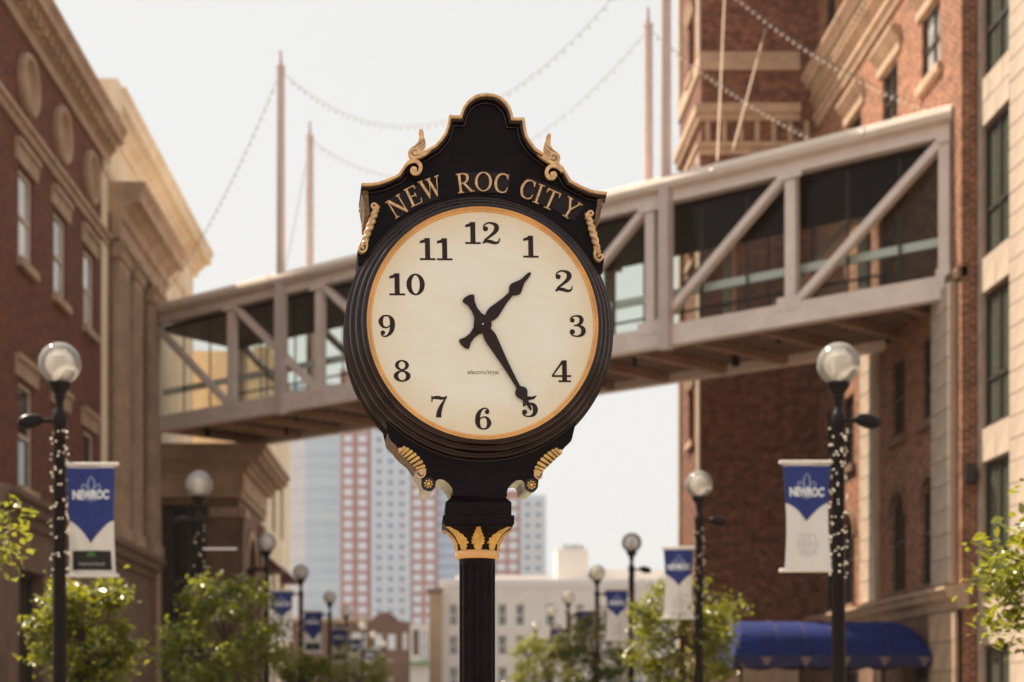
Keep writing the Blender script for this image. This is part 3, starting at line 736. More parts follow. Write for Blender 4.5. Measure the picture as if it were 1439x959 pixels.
mb = MB(); NS = 112; zs = [zt0 + .003, zt0 - .018, zt0 - .022, zt0 - .026, zt0 - .030, zt0 - .036, zt0 - .06, 1.6, 1.06, 1.03, 1.0]
amp = [0, 0, .25, .6, .85, 1, 1, 1, 1, .6, 0]
for z, am in zip(zs, amp):
    for k in range(NS):
        a = 2 * PI * k / NS; c = math.cos(14 * a + 1.2)
        dep = max(0, c + .35) ** .6 * .0075 if c > -.35 else 0
        r_ = 0.0745 - dep * am; mb.v.append((r_ * math.cos(a), r_ * math.sin(a), z))
for j in range(len(zs) - 1):
    for k in range(NS): mb.f.append((j * NS + k, j * NS + (k + 1) % NS, (j + 1) * NS + (k + 1) % NS, (j + 1) * NS + k))
cpart(mb, 'fluted_shaft', M_FACE, smooth=2)
cpart(MB().lathe([(0.076, 1.01), (0.11, 1.0), (0.125, 0.96), (0.11, 0.92), (0.13, 0.90), (0.15, 0.86)], (0, 0, 0), 'z', 40), 'shaft_base', M_BLACK)
sq_loft([(0.17, 0.87), (0.20, 0.85), (0.20, 0.80), (0.18, 0.78), (0.18, 0.22), (0.22, 0.18), (0.24, 0.14), (0.24, 0.0)], 'pedestal', M_BLACK)

# ------------------------------------------------------------------ ground
def struct(mb, name, m):
    return tag(mb.build(name, m), kind='structure')
struct(MB().box(-1500, 1500, -300, 2500, -0.5, -0.02), 'ground', M_GROUND)
struct(MB().box(-5.2, 5.2, -60, 170, -0.3, 0.0), 'road', M_ASPH)
struct(MB().box(-8.06, -5.35, -60, 170, -0.3, 0.13), 'pavement_left', M_PAVE)
struct(MB().box(5.35, 9.3, -60, 170, -0.3, 0.13), 'pavement_right', M_PAVE)
struct(MB().box(-5.35, -5.2, -60, 170, -0.3, 0.135), 'kerb_left', M_KERB)
struct(MB().box(5.2, 5.35, -60, 170, -0.3, 0.135), 'kerb_right', M_KERB)
struct(MB().box(-4.4, 4.4, -3, 165, -0.3, 0.012), 'plaza_paving', M_PAVE)

# ------------------------------------------------------------------ walls with openings, windows
def wall_open(mb, fr, u0, u1, v0, v1, ops, rev=0.22):
    us = sorted({u0, u1} | {x for o in ops for x in o[:2]}); vs = sorted({v0, v1} | {x for o in ops for x in o[2:4]})
    us = [u for u in us if u0 <= u <= u1]; vs = [v for v in vs if v0 <= v <= v1]
    for i in range(len(us) - 1):
        run = None
        for j in range(len(vs) - 1):
            cu, cv = (us[i] + us[i + 1]) / 2, (vs[j] + vs[j + 1]) / 2
            inside = any(o[0] < cu < o[1] and o[2] < cv < o[3] for o in ops)
            if not inside and run is None: run = vs[j]
            if run is not None and (inside or j == len(vs) - 2):
                e = vs[j] if inside else vs[j + 1]
                mb.add([fr.p(us[i], run), fr.p(us[i + 1], run), fr.p(us[i + 1], e), fr.p(us[i], e)], [(0, 1, 2, 3)]); run = None
    for o in ops:
        a, b, c, d = o[:4]; arch = len(o) > 4 and o[4]
        if arch:
            r_ = (b - a) / 2; s = d - r_; m = (a + b) / 2; N = 10
            for sg in (-1, 1):
                arc = [(m + sg * r_ * math.sin(t * PI / 2 / N), s + r_ * math.cos(t * PI / 2 / N)) for t in range(N + 1)]
                for k in range(N):
                    p, q = arc[k], arc[k + 1]; e = m + sg * r_
                    mb.add([fr.p(p[0], p[1]), fr.p(q[0], q[1]), fr.p(q[0], d), fr.p(p[0], d)], [(0, 1, 2, 3)])
                    mb.add([fr.p(p[0], p[1]), fr.p(q[0], q[1]), fr.p(q[0], q[1], -rev), fr.p(p[0], p[1], -rev)], [(0, 1, 2, 3)])
            top = s
        else:
            top = d; mb.add([fr.p(a, d), fr.p(b, d), fr.p(b, d, -rev), fr.p(a, d, -rev)], [(0, 1, 2, 3)])
        mb.add([fr.p(a, c), fr.p(a, top), fr.p(a, top, -rev), fr.p(a, c, -rev)], [(0, 1, 2, 3)])
        mb.add([fr.p(b, c), fr.p(b, top), fr.p(b, top, -rev), fr.p(b, c, -rev)], [(0, 1, 2, 3)])
        mb.add([fr.p(a, c), fr.p(b, c), fr.p(b, c, -rev), fr.p(a, c, -rev)], [(0, 1, 2, 3)])
    return mb
def window(parent, fr, o, fm, gm, rev=0.22, vert=1, horiz=(0.5,), fw=0.06):
    a, b, c, d = o[:4]; mb = MB(); w0, w1 = -rev + 0.004, -rev + 0.06
    mb.fbox(fr, a + .003, a + fw, c + .003, d, w0, w1); mb.fbox(fr, b - fw, b - .003, c + .003, d, w0, w1)
    mb.fbox(fr, a + fw, b - fw, c + .003, c + fw, w0, w1 - .002); mb.fbox(fr, a + fw, b - fw, d - fw, d - .002, w0, w1 - .002)
    for k in range(vert):
        u = a + (b - a) * (k + 1) / (vert + 1); mb.fbox(fr, u - fw * .4, u + fw * .4, c + fw, d - fw, w0, w1 - .006)
    for h in horiz:
        v = c + (d - c) * h; mb.fbox(fr, a + fw, b - fw, v - fw * .5, v + fw * .5, w0, w1 - .004)
    f = mb.build('window', fm, parent)
    pm = MB(); pm.add([fr.p(a, c, -rev + .02), fr.p(b, c, -rev + .02), fr.p(b, d, -rev + .02), fr.p(a, d, -rev + .02)], [(0, 1, 2, 3)])
    pm.build('pane', gm, f)
    return f
def ext(mb, fr, u0, u1, prof):
    """extrude a (w, v) profile along u"""
    n = len(prof); b = len(mb.v)
    for u in (u0, u1): mb.v += [tuple(fr.p(u, v, w)) for w, v in prof]
    for i in range(n):
        j = (i + 1) % n; mb.f.append((b + i, b + j, b + n + j, b + n + i))
    mb.f.append(tuple(b + i for i in range(n))); mb.f.append(tuple(b + n + i for i in range(n))[::-1])
    return mb
def cyma(w0, w1, v0, v1, n=6, back=-0.1):
    p = [(back, v0), (w0, v0)]
    for i in range(n + 1):
        t = i / n; p.append((w0 + (w1 - w0) * t, v0 + (v1 - v0) * (0.12 + .76 * (t - math.sin(2 * PI * t) / (2 * PI) * .8))))
    return p + [(w1, v1), (back, v1)]

# ------------------------------------------------------------------ left brick building
XL = -8.06
FL = Frame((XL, 0, 0), (0, 1, 0), (1, 0, 0))
yB = F * -XL / 481.0                              # end of the brick
colsY = [F * -XL / (631 - 36) + 2.62 * k for k in (0, 1, 2)]
lb = empty('brick_building', (XL, 32, 0), 'dark red brick building with stone oval medallions and tall sash windows, left side', 'building')
ops1 = [(y - .50, y + .50, 9.90, 11.62) for y in colsY]; ops2 = [(y - .50, y + .50, 5.62, 7.60) for y in colsY]
wl = MB(); wall_open(wl, FL, 27.2, yB, 5.3, 14.2, ops1 + ops2, .10)  # near end cut short, out of view, to let sun reach the left trees
lwall = wl.build('wall', M_BRICKL, lb)
MB().box(XL - 9, XL - .3, 27.2, yB - .1, 0, 14.1).build('core', M_BRICKL, lb)
for i, o in enumerate(ops1 + ops2):
    window(lb, FL, o, M_FRAME, M_WINL if i < len(ops1) else M_WIN, 0.10, vert=0, horiz=(.5,), fw=.08)
    a, b, c, d = o
    MB().fbox(FL, a - .14, b + .14, c - .17, c - .004, -.1, .11).build('sill', M_STONE, lb)
    ext(MB(), FL, a - .26, b + .26, [(-.1, d + .06), (.05, d + .06), (.07, d + .34), (.12, d + .36), (.12, d + .46), (-.1, d + .46)]).build('lintel', M_STONE, lb)
for y in colsY:                                   # oval medallions
    mb = MB(); N = 40
    for rings in (((.62, .64, -.02), (.62, .64, .10), (.56, .58, .16), (.49, .51, .15), (.46, .48, .04), (.42, .44, .01), (.34, .36, .02), (.001, .001, .06)),):
        for ru, rv, w in rings:
            for k in range(N):
                a = 2 * PI * k / N; mb.v.append(tuple(FL.p(y + ru * .92 * math.cos(a), 13.3 + rv * .94 * math.sin(a), w)))
        for j in range(len(rings) - 1):
            for k in range(N): mb.f.append((j * N + k, j * N + (k + 1) % N, (j + 1) * N + (k + 1) % N, (j + 1) * N + k))
    mb.build('medallion', M_STONE, lb, smooth=True)
ext(MB(), FL, 27.2, yB, [(-.1, 12.28), (.06, 12.28), (.08, 12.42), (.14, 12.44), (.14, 12.54), (.05, 12.56), (-.1, 12.56)]).build('string_course', M_STONE, lb)
ext(MB(), FL, 27.2, yB + .05, [(-.1, 14.18), (.08, 14.18), (.08, 14.42), (.14, 14.44), (.16, 14.60), (.30, 14.68), (.40, 14.70), (.40, 14.86), (.48, 14.98), (.48, 15.04), (-.4, 15.04), (-.4, 14.18)]).build('cornice', M_STONE, lb)
for k in range(60):
    y = 27.3 + .42 * k
    if y > yB - .1: break
    MB().fbox(FL, y, y + .2, 14.46, 14.66, .09, .27).build('dentil', M_STONE, lb)
# stone ground floor with shop windows
shop = [(y - .95, y + .95, .5, 4.05) for y in colsY]
gm = MB(); wall_open(gm, Frame((XL + .12, 0, 0), (0, 1, 0), (1, 0, 0)), 27.2, yB, 0.0, 5.3, shop, .34)
gm.build('ground_floor_wall', M_BROWNST, lb)
for o in shop:
    window(lb, Frame((XL + .12, 0, 0), (0, 1, 0), (1, 0, 0)), o, M_FRAMED, M_WIN, .3, vert=1, horiz=(.72,), fw=.08)
ext(MB(), FL, 27.2, yB + 5.2, [(-.1, 4.85), (.18, 4.85), (.22, 5.0), (.34, 5.05), (.36, 5.2), (.46, 5.26), (.46, 5.36), (.1, 5.44), (-.1, 5.44)]).build('ledge', M_BROWNST, lb)
# stone pilaster bay at its far end
yE = 42.6
pb = empty('stone_pilaster_bay', (XL, 39, 0), 'brown stone pilaster bay at the far end of the red brick facade', 'building')
MB().box(XL - 6, XL + .10, yB + .02, yE, 0, 13.1).build('wall', M_BROWNST, pb)
for y0, y1 in ((yB + .25, yB + 1.35), (yB + 2.0, yB + 3.0), (yE - 1.35, yE - .25)):
    pil = MB().fbox(FL, y0, y1, 5.5, 12.3, .09, .26).build('pilaster', M_STONE, pb)
    MB().fbox(FL, y0 - .06, y1 + .06, 5.45, 5.75, .095, .34).build('plinth', M_STONE, pil)
    ext(MB(), FL, y0 - .1, y1 + .1, [(.095, 12.1), (.30, 12.1), (.36, 12.3), (.44, 12.36), (.44, 12.5), (.095, 12.5)]).build('capital', M_STONE, pil)
    for k in range(4):
        y = y0 + .16 + (y1 - y0 - .32) * k / 3; MB().fbox(FL, y - .05, y + .05, 5.9, 11.9, .255, .285).build('flute_rib', M_STONE, pil)
ext(MB(), FL, yB + .06, yE + .3, [(-.1, 12.52), (.30, 12.52), (.32, 12.9), (.40, 12.95), (.42, 13.2), (.60, 13.35), (.78, 13.4), (.78, 13.6), (.9, 13.75), (.9, 13.85), (-.1, 13.85)]).build('cornice', M_STONE, pb)
# tall cream attic block behind it
ab = empty('cream_attic_block', (XL, 43, 0), 'cream stucco block with heavy overhanging cornice rising behind the brick roofline', 'building')
MB().box(XL - 9, XL + .02, yB - .6, 49.2, 0, 15.15).build('wall', M_CREAM, ab)
FA = Frame((XL + .02, 0, 0), (0, 1, 0), (1, 0, 0))
ext(MB(), FA, yB - .61, 49.75, [(-.4, 15.05), (.06, 15.05), (.10, 15.22), (.28, 15.36), (.30, 15.42), (.48, 15.44), (.48, 15.62), (.56, 15.74), (.56, 15.82), (-.4, 15.82)]).build('cornice', M_CREAM, ab)
MB().box(XL - 9, XL + .5, yB - 1.15, yB - .62, 15.06, 15.80).build('cornice_return', M_CREAM, ab)
ext(MB(), FA, yB - .6, 49.3, [(-.1, 13.9), (.05, 13.9), (.10, 14.02), (.10, 14.12), (-.1, 14.15)]).build('band_moulding', M_CREAM, ab)

# ------------------------------------------------------------------ pavilion under the bridge
PY, PX = 43.5, -5.85
pv = empty('stone_pavilion', (-7, PY, 0), 'brown stone corner pavilion with deep cornice standing beneath the bridge end', 'building')
FP = Frame((0, PY, 0), (1, 0, 0), (0, -1, 0)); FS = Frame((PX, 0, 0), (0, 1, 0), (1, 0, 0))
dk = (-8.25, -6.75, .3, 7.05)
wm = MB(); wall_open(wm, FP, -9.2, PX, 0, 7.4, [dk], .35)
wall_open(wm, FS, PY, 49, 0, 7.4, [(45.0, 47.0, 1.0, 6.3, True)], .3)
wm.build('wall', M_BROWNST, pv)
window(pv, FP, dk, M_FRAMED, M_WIN, .33, vert=2, horiz=(.35, .7), fw=.09)
window(pv, FS, (45.0, 47.0, 1.0, 6.3), M_FRAMED, M_WIN, .28, vert=1, horiz=(.4, .75), fw=.09)
for fr, u0, u1 in ((FP, -6.55, -5.95), (FS, PY + .1, PY + .75), (FS, 47.9, 48.6)):
    pil = MB().fbox(fr, u0, u1, .0, 6.9, -.05, .12).build('pilaster', M_BROWNST, pv)
    MB().fbox(fr, u0 - .06, u1 + .06, 6.7, 6.95, .0, .20).build('capital', M_STONE, pil)
steps = [(0.10, 7.25, 7.42), (0.16, 7.42, 7.95), (0.30, 7.95, 8.08), (0.42, 8.08, 8.2), (0.66, 8.2, 8.32), (0.78, 8.32, 8.5), (0.86, 8.5, 8.62)]
mb = MB()
for w, a, b in steps: mb.box(-9.2, PX + w, PY - w, 49 + w * .3, a + .001, b)
mb.build('cornice', M_STONE, pv)
arch = MB(); N = 20
for k in range(N + 1):
    a = PI * k / N
    for r_, w in ((1.05, .02), (1.05, .10), (1.30, .10), (1.30, .02)): arch.v.append(tuple(FS.p(46 + r_ * math.cos(a), 5.3 + r_ * math.sin(a), w)))
for k in range(N):
    for j in range(3): arch.f.append((k * 4 + j, k * 4 + j + 1, k * 4 + j + 5, k * 4 + j + 4))
arch.build('arch_moulding', M_STONE, pv)
# cream building further down on the left
lc = empty('cream_building', (-8, 56, 0), 'sunlit cream building beyond the stone pavilion with small dark awning', 'building')
FC = Frame((-6.25, 0, 0), (0, 1, 0), (1, 0, 0))
ops = [(y - .6, y + .6, z, z + 1.9) for y in (53, 55.8, 58.6) for z in (1.0, 4.4, 7.6)]
wm = MB(); wall_open(wm, FC, 51, 61.5, 0, 13, ops, .2); wm.add([FC.p(51, 0), FC.p(51, 13), FC.p(51, 13, -8), FC.p(51, 0, -8)], [(0, 1, 2, 3)]); wm.build('wall', M_CREAM, lc)
for o in ops: window(lc, FC, o, M_FRAME, M_WIN, .16, vert=0, fw=.07)
ext(MB(), FC, 50.8, 61.6, [(-.1, 12.6), (.1, 12.6), (.3, 12.9), (.45, 13.1), (-.1, 13.1)]).build('cornice', M_CREAM, lc)
for y in (57.9, 53.0):
    ext(MB(), FC, y, y + 1.5, [(.01, 6.6), (.55, 6.1), (.55, 6.0), (.01, 6.0)]).build('awning', mat('awning_maroon', (.09, .025, .03), .8), lc)

# ------------------------------------------------------------------ right brick building
XR = 8.94
FR = Frame((XR, 0, 0), (0, 1, 0), (-1, 0, 0))
yN, yT = 27.3, 37.9
rb_ = empty('orange_brick_building', (XR, 32, 0), 'mottled orange brick building with arched and hooded windows, right of the bridge', 'building')
cY = [29.05, 31.75, 34.5]; cY2 = [29.15, 31.15, 35.0, 36.7]
o3 = [(y - .55, y + .55, 13.2, 14.45) for y in cY]
o4 = [(y - .45, y + .45, 16.95, 19.2) for y in (28.9, 31.8, 34.7, 36.7)]
o2 = [(y - .45, y + .45, 6.84, 8.40) for y in cY2]
o1 = [(y - .50, y + .50, 3.75, 5.75, True) for y in cY2]
wm = MB(); wall_open(wm, FR, yN, yT, 3.5, 22, o1 + o2 + o3 + o4, .12)
wm.add([(XR, yN, 0), (XR + .9, yN, 0), (XR + .9, yN, 22), (XR, yN, 22)], [(0, 1, 2, 3)])
wm.build('wall', M_BRICKR, rb_)
MB().box(XR + .35, XR + 8, yN + .1, yT + 6, 0, 21.9).build('core', M_BROWNST, rb_)
for i, o in enumerate(o1 + o2 + o3 + o4):
    window(rb_, FR, o, M_FRAMED, M_WINL if o in (o3[0], o4[2]) else M_WIN, .12, vert=0 if i < 8 else 1, horiz=(.5,), fw=.06)
    a, b, c, d = o[:4]
    MB().fbox(FR, a - .14, b + .14, c - .16, c - .003, -.1, .10).build('sill', M_BROWNST if i < 8 else M_STONE, rb_)
    if o in o3:
        ext(MB(), FR, a - .25, b + .25, [(-.1, d + .05), (.05, d + .05), (.07, d + .30), (.14, d + .34), (.22, d + .48), (.22, d + .54), (-.1, d + .54)]).build('window_hood', M_STONE, rb_)
    if len(o) > 4:
        m_ = (a + b) / 2; s = d - (b - a) / 2; mb = MB(); N = 16
        for k in range(N + 1):
            t = PI * k / N
            for r_, w in ((.52, .0), (.52, .05), (.66, .05), (.66, .0)): mb.v.append(tuple(FR.p(m_ + r_ * math.cos(t), s + r_ * math.sin(t), w)))
        for k in range(N):
            for j in range(3): mb.f.append((k * 4 + j, k * 4 + j + 1, k * 4 + j + 5, k * 4 + j + 4))
        mb.build('arch_moulding', M_BROWNST, rb_)
ext(MB(), FR, yN, yT, [(-.1, 15.45), (.06, 15.45), (.08, 15.62), (.14, 15.64), (.14, 15.74), (-.1, 15.74)]).build('frieze_band', M_STONE, rb_)
ext(MB(), FR, yN, yT, [(-.1, 15.9), (.10, 15.9), (.12, 16.05), (.22, 16.08), (.22, 16.16), (-.1, 16.16)]).build('bed_moulding', M_STONE, rb_)
ext(MB(), FR, yN, yT, [(-.1, 16.38), (.32, 16.38), (.34, 16.52), (.44, 16.60), (.44, 16.66), (-.1, 16.72)]).build('cornice', M_STONE, rb_)
for k in range(40):
    y = yN + .15 + .27 * k
    if y > yT - .2: break
    MB().fbox(FR, y, y + .14, 16.165, 16.375, .0, .26).build('dentil', M_STONE, rb_)
ext(MB(), FR, yN, yT, [(-.1, 9.0), (.05, 9.0), (.08, 9.1), (.08, 9.18), (-.1, 9.2)]).build('string_course', M_BROWNST, rb_)
ext(MB(), FR, yN - .1, yT, [(-.1, 3.2), (.10, 3.2), (.14, 3.34), (.26, 3.40), (.28, 3.5), (.34, 3.54), (.34, 3.60), (-.1, 3.66)]).build('ledge', M_STONE, rb_)
# stone base and its blocks, blocked pilasters
def blocks(parent, fr, u0, u1, v0, v1, cw, chh, w0, w1, m, name='stone_block', gap=.012):
    meshes = {}
    n = max(1, round((v1 - v0) / chh)); h = (v1 - v0) / n; cnt = max(1, round((u1 - u0) / cw)); w = (u1 - u0) / cnt
    for j in range(n):
        cuts = [u0 + w * i for i in range(cnt + 1)] if (j % 2 == 0 or cnt == 1) else [u0] + [u0 + w * (i + .5) for i in range(cnt)] + [u1]
        for i in range(len(cuts) - 1):
            a, b = cuts[i], cuts[i + 1]; key = round(b - a, 3)
            if key not in meshes:
                b_ = MB(); hw, hh_ = (b - a) / 2 - gap / 2, h / 2 - gap / 2; c_ = .006
                Z = Frame((0, 0, 0), fr.U, fr.N)
                b_.v = [tuple(Z.p(sx * hw, sz * hh_, w0)) for sx, sz in ((-1, -1), (1, -1), (1, 1), (-1, 1))] + [tuple(Z.p(sx * hw, sz * hh_, w1 - c_)) for sx, sz in ((-1, -1), (1, -1), (1, 1), (-1, 1))] + [tuple(Z.p(sx * (hw - c_), sz * (hh_ - c_), w1)) for sx, sz in ((-1, -1), (1, -1), (1, 1), (-1, 1))]
                b_.f = [(8, 9, 10, 11)] + [(k, (k + 1) % 4, 4 + (k + 1) % 4, 4 + k) for k in range(4)] + [(4 + k, 4 + (k + 1) % 4, 8 + (k + 1) % 4, 8 + k) for k in range(4)]
                o = b_.build(name, m); meshes[key] = o.data; bpy.data.objects.remove(o)
            piece(meshes[key], name, parent, fr.p((a + b) / 2, v0 + h * (j + .5), random.uniform(-.003, .003)))
for y0, y1 in ((27.55, 28.60), (32.45, 33.55)):
    pil = MB().fbox(FR, y0 + .02, y1 - .02, 3.66, 8.99, -.05, .10).build('pilaster', M_STONE, rb_)
    blocks(pil, FR, y0, y1, 3.67, 8.98, 2.0, .44, .06, .14, M_STONEL)
wm = MB(); FRB = Frame((XR - .06, 0, 0), (0, 1, 0), (-1, 0, 0)); wall_open(wm, FRB, yN, yT, 0, 3.2, [(28.9, 30.6, .1, 2.6), (33.9, 36.9, .6, 2.8)], .3); wm.build('ground_floor_wall', M_BROWNST, rb_)
for o in ((28.9, 30.6, .1, 2.6), (33.9, 36.9, .6, 2.8)): window(rb_, FRB, o, M_FRAMED, M_WIN, .28, vert=1, horiz=(.75,), fw=.08)
blocks(rb_, FRB, 27.35, 28.85, 0.02, 3.18, .75, .53, -.02, .05, M_STONE)
# brick tower projecting into the street
XT = 6.1; yTB = 41.4
FT = Frame((0, yT, 0), (1, 0, 0), (0, -1, 0)); FTS = Frame((XT, 0, 0), (0, 1, 0), (-1, 0, 0))
tw = empty('brick_tower', (XT, yT, 0), 'tall brick stair tower with pale stone bands behind the bridge', 'tower')
wm = MB(); to = [(39.0, 39.8, 17.3, 18.7), (39.0, 39.8, 8.1, 9.4), (39.0, 39.8, 12.6, 14.2)]
wall_open(wm, FT, XT, XR + .2, 2.7, 24, [], .2); wall_open(wm, FTS, yT, yTB, 2.7, 24, to, .22); wm.build('wall', M_BRICKT, tw)
MB().box(XT + .3, XR + .3, yT + .3, yTB - .02, 0, 23.9).build('core', M_BROWNST, tw)
for o in to:
    window(tw, FTS, o, M_FRAMED, M_WIN, .2, vert=0)
    MB().fbox(FTS, o[0] - .12, o[1] + .12, o[2] - .15, o[2] - .003, -.05, .1).build('sill', M_STONE, tw)
    ext(MB(), FTS, o[0] - .2, o[1] + .2, [(-.05, o[3] + .04), (.05, o[3] + .04), (.14, o[3] + .3), (-.05, o[3] + .34)]).build('window_hood', M_STONE, tw)
def band(z0, z1, w, nm='stone_band', m=M_STONE): MB().box(XT - w, XR - .45, yT - w, yTB + .01, z0, z1).build(nm, m, tw)
band(16.86, 17.30, .05)
band(15.62, 15.80, .10); band(15.80, 16.02, .16); band(14.98, 15.10, .12); band(14.80, 14.98, .06)
for k in range(7):                                # sunk panels between little piers
    x = XT + .10 + .40 * k; MB().fbox(FT, x, x + .11, 15.10, 15.62, -.02, .05).build('panel_pier', M_STONE, tw)
for y in (yT + .02, yTB - .32):
    MB().fbox(FTS, y, y + .30, 2.72, 14.8, -.02, .06).build('corner_quoin', M_STONEL, tw)
    MB().fbox(FTS, y, y + .30, 17.31, 23.9, -.02, .06).build('corner_quoin', M_STONEL, tw)
MB().box(XT - .1, XR - .5, yT - .1, yTB, 0, 2.7).build('base', M_STONE, tw)

# right stone-fronted building nearest the camera
XS = 9.25
FQ = Frame((XS, 0, 0), (0, 1, 0), (-1, 0, 0))
sb = empty('pale_stone_building', (XS, 24, 0), 'pale stone block building with green tinted windows at the right edge', 'building')
wz = [(12.35, 14.6), (9.25, 11.5), (6.3, 8.62), (3.35, 5.7), (.3, 2.55)]
wc = [(25.75, 27.12), (22.6, 24.9), (19.6, 21.9)]
ops = [(a, b, c, d) for a, b in wc for c, d in wz]
wm = MB(); wall_open(wm, FQ, 17.5, yN - .012, 0, 17, ops, .12); wm.add([FQ.p(17.5, 0), FQ.p(17.5, 17), FQ.p(17.5, 17, -8), FQ.p(17.5, 0, -8)], [(0, 1, 2, 3)]); wm.build('wall', M_STONE, sb)
MB().box(XS + .45, XS + 8, 17.6, yN - .05, 0, 16.9).build('core', M_BROWNST, sb)
for o in ops: window(sb, FQ, o, M_FRAMED, M_WING, .11, vert=1, horiz=(.36,), fw=.07)
for i in range(len(wc)):                           # cladding blocks: piers between the window columns, spandrels above and below
    p0 = wc[i + 1][1] if i + 1 < len(wc) else 17.55
    blocks(sb, FQ, p0 + .01, wc[i][0] - .01, 0.02, 16.5, .62, .37, .002, .04, M_STONEL)
    zz = [0.02] + [z for w_ in reversed(wz) for z in w_] + [16.5]
    for k in range(0, len(zz), 2):
        if zz[k + 1] - zz[k] > .3: blocks(sb, FQ, wc[i][0] + .01, wc[i][1] - .01, zz[k] + .01, zz[k + 1] - .01, .68, .42, .002, .03, M_STONEL)
blocks(sb, FQ, 27.13, yN - .02, 0.02, 16.5, .3, .60, .002, .04, M_STONEL)
# dark wall speaker on the brick return
p = at(1358.5, 668, yN)
ws = empty('wall_speaker', p, 'small black speaker box fixed to the brick corner strip', 'speaker')
mb = MB(); mb.box(p.x - .085, p.x + .085, yN - .26, yN - .06, p.z - .17, p.z + .17); mb.build('cabinet', M_LAMP, ws)
MB().box(p.x - .03, p.x + .03, yN - .061, yN, p.z - .05, p.z + .05).build('bracket', M_LAMP, ws)
MB().box(p.x - .07, p.x + .07, yN - .268, yN - .259, p.z - .15, p.z + .15).build('grille', M_FRAMED, ws)

# ------------------------------------------------------------------ blue entrance canopy
YC0, YC1, XC0, XC1 = 28.6, 30.9, 5.25, 8.86
cn = empty('entrance_canopy', (7, 29.7, 0), 'long blue fabric entrance canopy with rounded end and scalloped valance', 'canopy')
zt, zs = 3.10, 2.42
mb = MB(); NU, NA = 26, 14
for i in range(NU + 1):
    t = i / NU; x = XC0 + .28 + (XC1 - XC0 - .28) * t
    e = 1.0
    if t > .84: e = math.sqrt(max(0.0, 1 - ((t - .84) / .16) ** 2))
    for k in range(NA + 1):
        a = PI * k / NA
        yy = (YC0 + YC1) / 2 - (YC1 - YC0) / 2 * math.cos(a); z = zs + (zt - zs) * e * math.sin(a) ** .62
        mb.v.append((x if k not in (0, NA) else x, yy, z))
for i in range(NU):
    for k in range(NA):
        b = i * (NA + 1) + k; mb.f.append((b, b + 1, b + NA + 2, b + NA + 1))
mb.build('fabric_roof', M_CANOPY, cn, smooth=True)
mb = MB(); b0 = [( (YC0 + YC1) / 2 - (YC1 - YC0) / 2 * math.cos(PI * k / NA), zs + (zt - zs) * math.sin(PI * k / NA) ** .62) for k in range(NA + 1)]
mb.v = [(XC0 + .28, y, z) for y, z in b0] + [(XC0 + .20 - .25 * (zt - z) / (zt - zs), y, z) for y, z in b0]
mb.f = [(k, k + 1, NA + 2 + k, NA + 1 + k) for k in range(NA)] + [tuple(range(NA + 1, 2 * NA + 2))]
fr_ = mb.build('front_hood', M_CANOPY, cn)
for nm, ax in (('side', 0), ('side', 1), ('front', 2)):
    mb = MB(); N = 60
    for i in range(N + 1):
        t = i / N; dz = .17 + .05 * abs(math.sin(t * PI * 6))
        q = (XC0 + .0 + (XC1 - XC0) * t, (YC0, YC1)[ax] + (-.01 if ax == 0 else .01)) if ax < 2 else (XC0 - .05, YC0 + (YC1 - YC0) * t)
        mb.v += [(q[0], q[1], zs + .01), (q[0], q[1], zs - dz)]
    mb.f = [(2 * i, 2 * i + 1, 2 * i + 3, 2 * i + 2) for i in range(N)]
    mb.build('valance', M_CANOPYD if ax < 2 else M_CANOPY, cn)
for i in range(5):
    x = XC0 + .55 + .72 * i
    MB().prism([(x - .11, zs - .02), (x + .11, zs - .02), (x, zs - .20)], lambda a, b, w: Vector((a, w, b)), YC0 - .018, YC0 - .013).build('valance_print', mat('valance_tan%d' % i, (.16, .11, .10), .8), cn)
for i in range(1, 6):                             # sewn seams over the hoops
    t = .15 * i; x = XC0 + .28 + (XC1 - XC0 - .28) * t
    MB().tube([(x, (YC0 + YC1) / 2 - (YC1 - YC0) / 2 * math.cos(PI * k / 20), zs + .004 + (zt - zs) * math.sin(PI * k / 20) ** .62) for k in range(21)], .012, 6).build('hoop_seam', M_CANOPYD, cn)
for x in (XC0 + .1, XC1 - .3):
    for y in (YC0 + .08, YC1 - .08): MB().tube([(x, y, 0.1), (x, y, zs)], .025, 8).build('post', M_LAMP, cn)
FLEUR = [[(0, .5, .02), (-.09, .34, .05), (-.10, .16, .05), (-.03, .0, .04)], [(0, .5, .02), (.09, .34, .05), (.10, .16, .05), (.03, .0, .04)], [(-.02, .0, .04), (-.12, .12, .04), (-.25, .22, .05), (-.33, .12, .05), (-.26, .04, .04), (-.21, .1, .03)], [(.02, .0, .04), (.12, .12, .04), (.25, .22, .05), (.33, .12, .05), (.26, .04, .04), (.21, .1, .03)],
         [(-.2, -.06, .04), (0, -.03, .04), (.2, -.06, .04)], [(0, -.08, .06), (-.03, -.22, .05), (-.14, -.3, .04)], [(0, -.08, .06), (.03, -.22, .05), (.14, -.3, .04)], [(0, -.1, .05), (0, -.36, .03)]]
mb = MB()
for s in FLEUR: ribbon(mb, s, lambda a, b, w: Vector((XC0 + .17 - .25 * (zt - (2.72 + b * .5)) / (zt - zs) - w, 29.75 - a * .8, 2.72 + b * .5)), .004, .009)
mb.build('emblem', M_PRINT, fr_)

